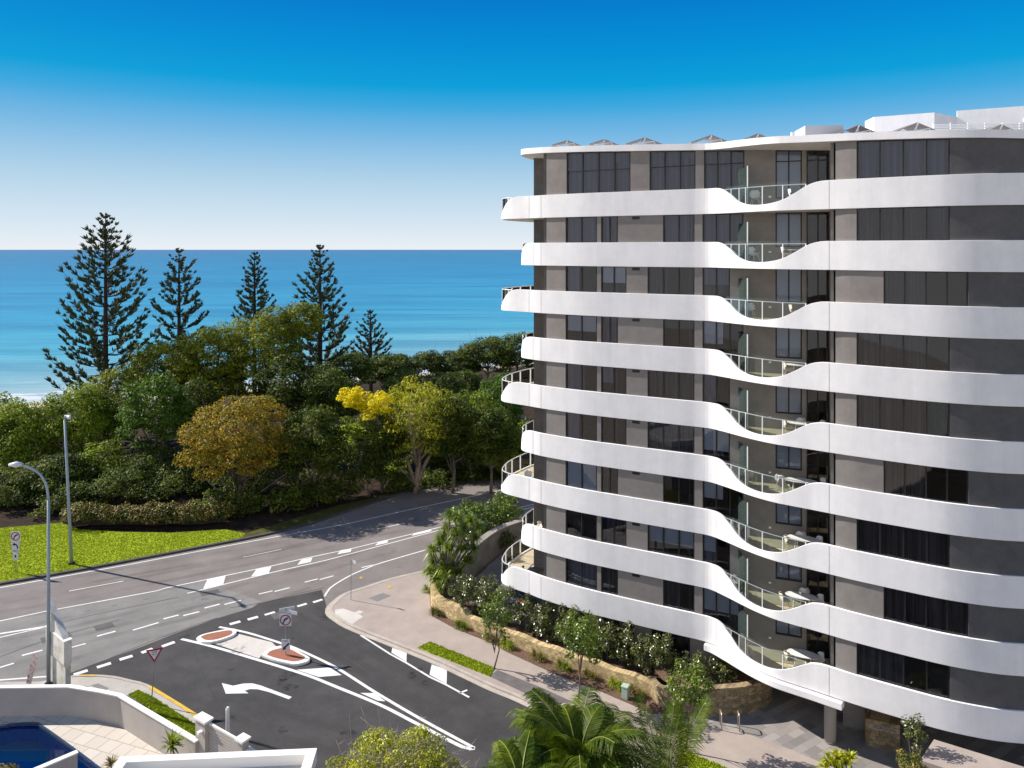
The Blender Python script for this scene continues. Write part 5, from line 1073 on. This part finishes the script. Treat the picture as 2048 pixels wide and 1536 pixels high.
# far left signs
fb = G(32, 1143.5, .12); fs_ = thing('traffic_sign', 'no right turn and left only signs on a post on the far lawn', 'traffic sign', fb)
MB().tube([fb, (fb[0], fb[1], 3.2)], .03, 8).build('pole', M['steel'], fs_); noturn(Vector((fb[0], fb[1]-.06, 2.88)), .37, RT, fs_)
kc = Vector((fb[0], fb[1]-.06, 2.05)); kl = plate([(-.3, -.43), (.3, -.43), (.3, .43), (-.3, .43)], kc, RT, M['signwhite'], fs_, 'sign_plate')
plate(strip2(smooth([(.16, -.12), (.14, .1), (.02, .2), (-.08, .22)], .08), .1), kc, RT, M['black'], kl, 'arrow_symbol', .002, .014); plate([(-.24, .2), (-.05, .36), (-.05, .08)], kc, RT, M['black'], kl, 'arrow_symbol', .002, .0145)
text('ONLY', .17, kc+Vector((0, -.014, -.3)), 0, M['black'], kl, ext=.002)
kl = plate([(-.2, -.26), (.2, -.26), (.2, .26), (-.2, .26)], Vector((fb[0], fb[1]-.06, 1.32)), RT, M['signwhite'], fs_, 'sign_plate'); plate([(-.06, -.08), (.06, -.08), (.06, .12), (-.06, .12)], Vector((fb[0], fb[1]-.06, 1.32)), RT, M['black'], kl, 'bus_symbol', .002, .014)
# street name sign at the corner
nb_ = G(702, 1200, .12); ns = thing('street_name_sign', 'slim street name sign on the corner footpath', 'street sign', nb_); MB().tube([nb_, (nb_[0], nb_[1], 3.05)], .025, 8).build('pole', M['steel'], ns)
MB().box((nb_[0]+.2, nb_[1]-.1, 2.88), (.5, .03, .2), R(-38)).build('name_blade', M['signwhite'], ns)
# pylon sign
py = thing('pylon_sign', 'tall weathered white pylon with an angled top behind the pool wall', 'sign', (-25.8, 42.4, 0)); L0 = Vector((-26.95, 43.35)); R0_ = Vector((-24.85, 41.6)); dv = (R0_-L0).normalized(); nv = Vector((-dv.y, dv.x))
weather = mat('weathered_white', (.62, .60, .55), .8, (.30, .27, .2), 1.3, detail=8, contrast=(.45, .75))
MB().wall([tuple(L0), tuple(R0_)], 1.9, 3.2, .4).build('sign_panel', weather, py)
w_ = (R0_-L0).length; f_ = [(0, 3.2), (w_*.95, 3.2), (0.05, 4.66)]
vs = [(L0+dv*a_2+nv*o2) for o2 in (.04, .36) for a_2, z2 in f_]; vs = [(p.x, p.y, f_[i % 3][1]) for i, p in enumerate(vs)]
MB().add(vs, [(0, 1, 2), (5, 4, 3), (0, 3, 4, 1), (1, 4, 5, 2), (2, 5, 3, 0)]).build('angled_top', weather, py)
MB().wall([tuple(L0+dv*.55+nv*.08), tuple(R0_-dv*.03+nv*.08)], 0, 1.9, .28).build('pedestal', weather, py)
MB().wall([tuple(L0-dv*.02-nv*.02), tuple(R0_+dv*.02-nv*.02)], 3.2, 3.25, .44).build('cap', M['cap'], py)
rs = thing('leaning_board', 'small white and red board leaning beside the pylon sign', 'sign', (-27.3, 42.2, 0)); c_ = Vector((-26.9, 42.0, 1.55))
MB().add([(c_.x-.32, c_.y, .7), (c_.x-.02, c_.y-.05, .7), (c_.x+.32, c_.y, 2.15), (c_.x+.02, c_.y+.05, 2.3), (c_.x-.32, c_.y+.05, .7), (c_.x-.02, c_.y, .7), (c_.x+.32, c_.y+.05, 2.15), (c_.x+.02, c_.y+.1, 2.3)], [(0, 1, 2, 3), (7, 6, 5, 4), (0, 4, 5, 1), (1, 5, 6, 2), (2, 6, 7, 3), (3, 7, 4, 0)]).build('board', mat('board', (.7, .62, .55), .6, (.6, .15, .1), 5, contrast=(.5, .6)), rs)
# bike hoops
for i, (u, v) in enumerate(((1441, 1453), (1476, 1455))):
    b = G(u, v, .13); r = thing('bike_hoop', 'steel bike hoop by the curved stone wall, %s one' % ('left' if i == 0 else 'right'), 'bike rack', b, 'bike hoops'); pts = [(b[0]-.02, b[1]-.3, .13), (b[0]-.02, b[1]-.3, .8), (b[0], b[1]-.2, .93), (b[0]+.02, b[1]+.1, .93), (b[0]+.04, b[1]+.2, .8), (b[0]+.04, b[1]+.2, .13)]
    MB().tube(pts, .028, 8).build('hoop', mat('hoop_steel', (.5, .42, .36), .35, metal=.6), r, smooth_=True)
gbx = G(1251, 1396, .13); r = thing('service_box', 'small pale green service box at the foot of the sandstone wall', 'utility box', gbx); MB().box((gbx[0], gbx[1], .45), (.34, .34, .64), R(-30)).build('cabinet', mat('pale_green', (.32, .42, .34), .6), r, bevel=.02); MB().box((gbx[0], gbx[1], .81), (.4, .4, .08), R(-30)).build('lid', mat('pale_green_lid', (.4, .5, .42), .6), r, bevel=.02)
# person in blue
def person(label, x, y, z0, h):
    r = thing('person', label, 'person', (x, y, z0)); bm = bmesh.new(); J = [(0, 0, .92, .15), (0, 0, 1.15, .15), (0, 0, 1.4, .16), (0, 0, 1.52, .06), (0, -.02, 1.66, .1), (0, -.01, 1.76, .06), (-.1, 0, .88, .1), (-.11, .02, .5, .07), (-.11, 0, .06, .05), (-.11, -.12, .03, .04), (.1, 0, .88, .1), (.12, -.08, .5, .07), (.12, .02, .06, .05), (.12, -.1, .03, .04), (-.2, 0, 1.42, .06), (-.26, .03, 1.15, .045), (-.24, -.1, .92, .035), (.2, 0, 1.42, .06), (.27, .02, 1.15, .045), (.22, -.12, .93, .035)]
    E = [(0, 1), (1, 2), (2, 3), (3, 4), (4, 5), (0, 6), (6, 7), (7, 8), (8, 9), (0, 10), (10, 11), (11, 12), (12, 13), (2, 14), (14, 15), (15, 16), (2, 17), (17, 18), (18, 19)]
    me = bpy.data.meshes.new('body'); me.from_pydata([j[:3] for j in J], E, []); o = bpy.data.objects.new('body', me); COL.objects.link(o); o.parent = r
    m = o.modifiers.new('skin', 'SKIN'); 
    for i, j in enumerate(J): me.skin_vertices[0].data[i].radius = (j[3], j[3])
    me.skin_vertices[0].data[0].use_root = True; o.modifiers.new('s', 'SUBSURF').render_levels = 2
    me.materials.append(mat('skin', (.4, .25, .18), .6)); 
    MB().tube([(x, y, z0+.85), (x, y, z0+1.15), (x, y, z0+1.45), (x, y, z0+1.52)], [.2, .19, .22, .08], 12).build('blue_top', mat('blue_cloth', (.0, .16, .42), .8), r, smooth_=True)
    return r
pxx = at(1052, 858, 104); person('person in a blue top standing on the grass beyond the corner balconies', pxx[0], 104, .0, 1.8)
print('objects', len(bpy.data.objects))
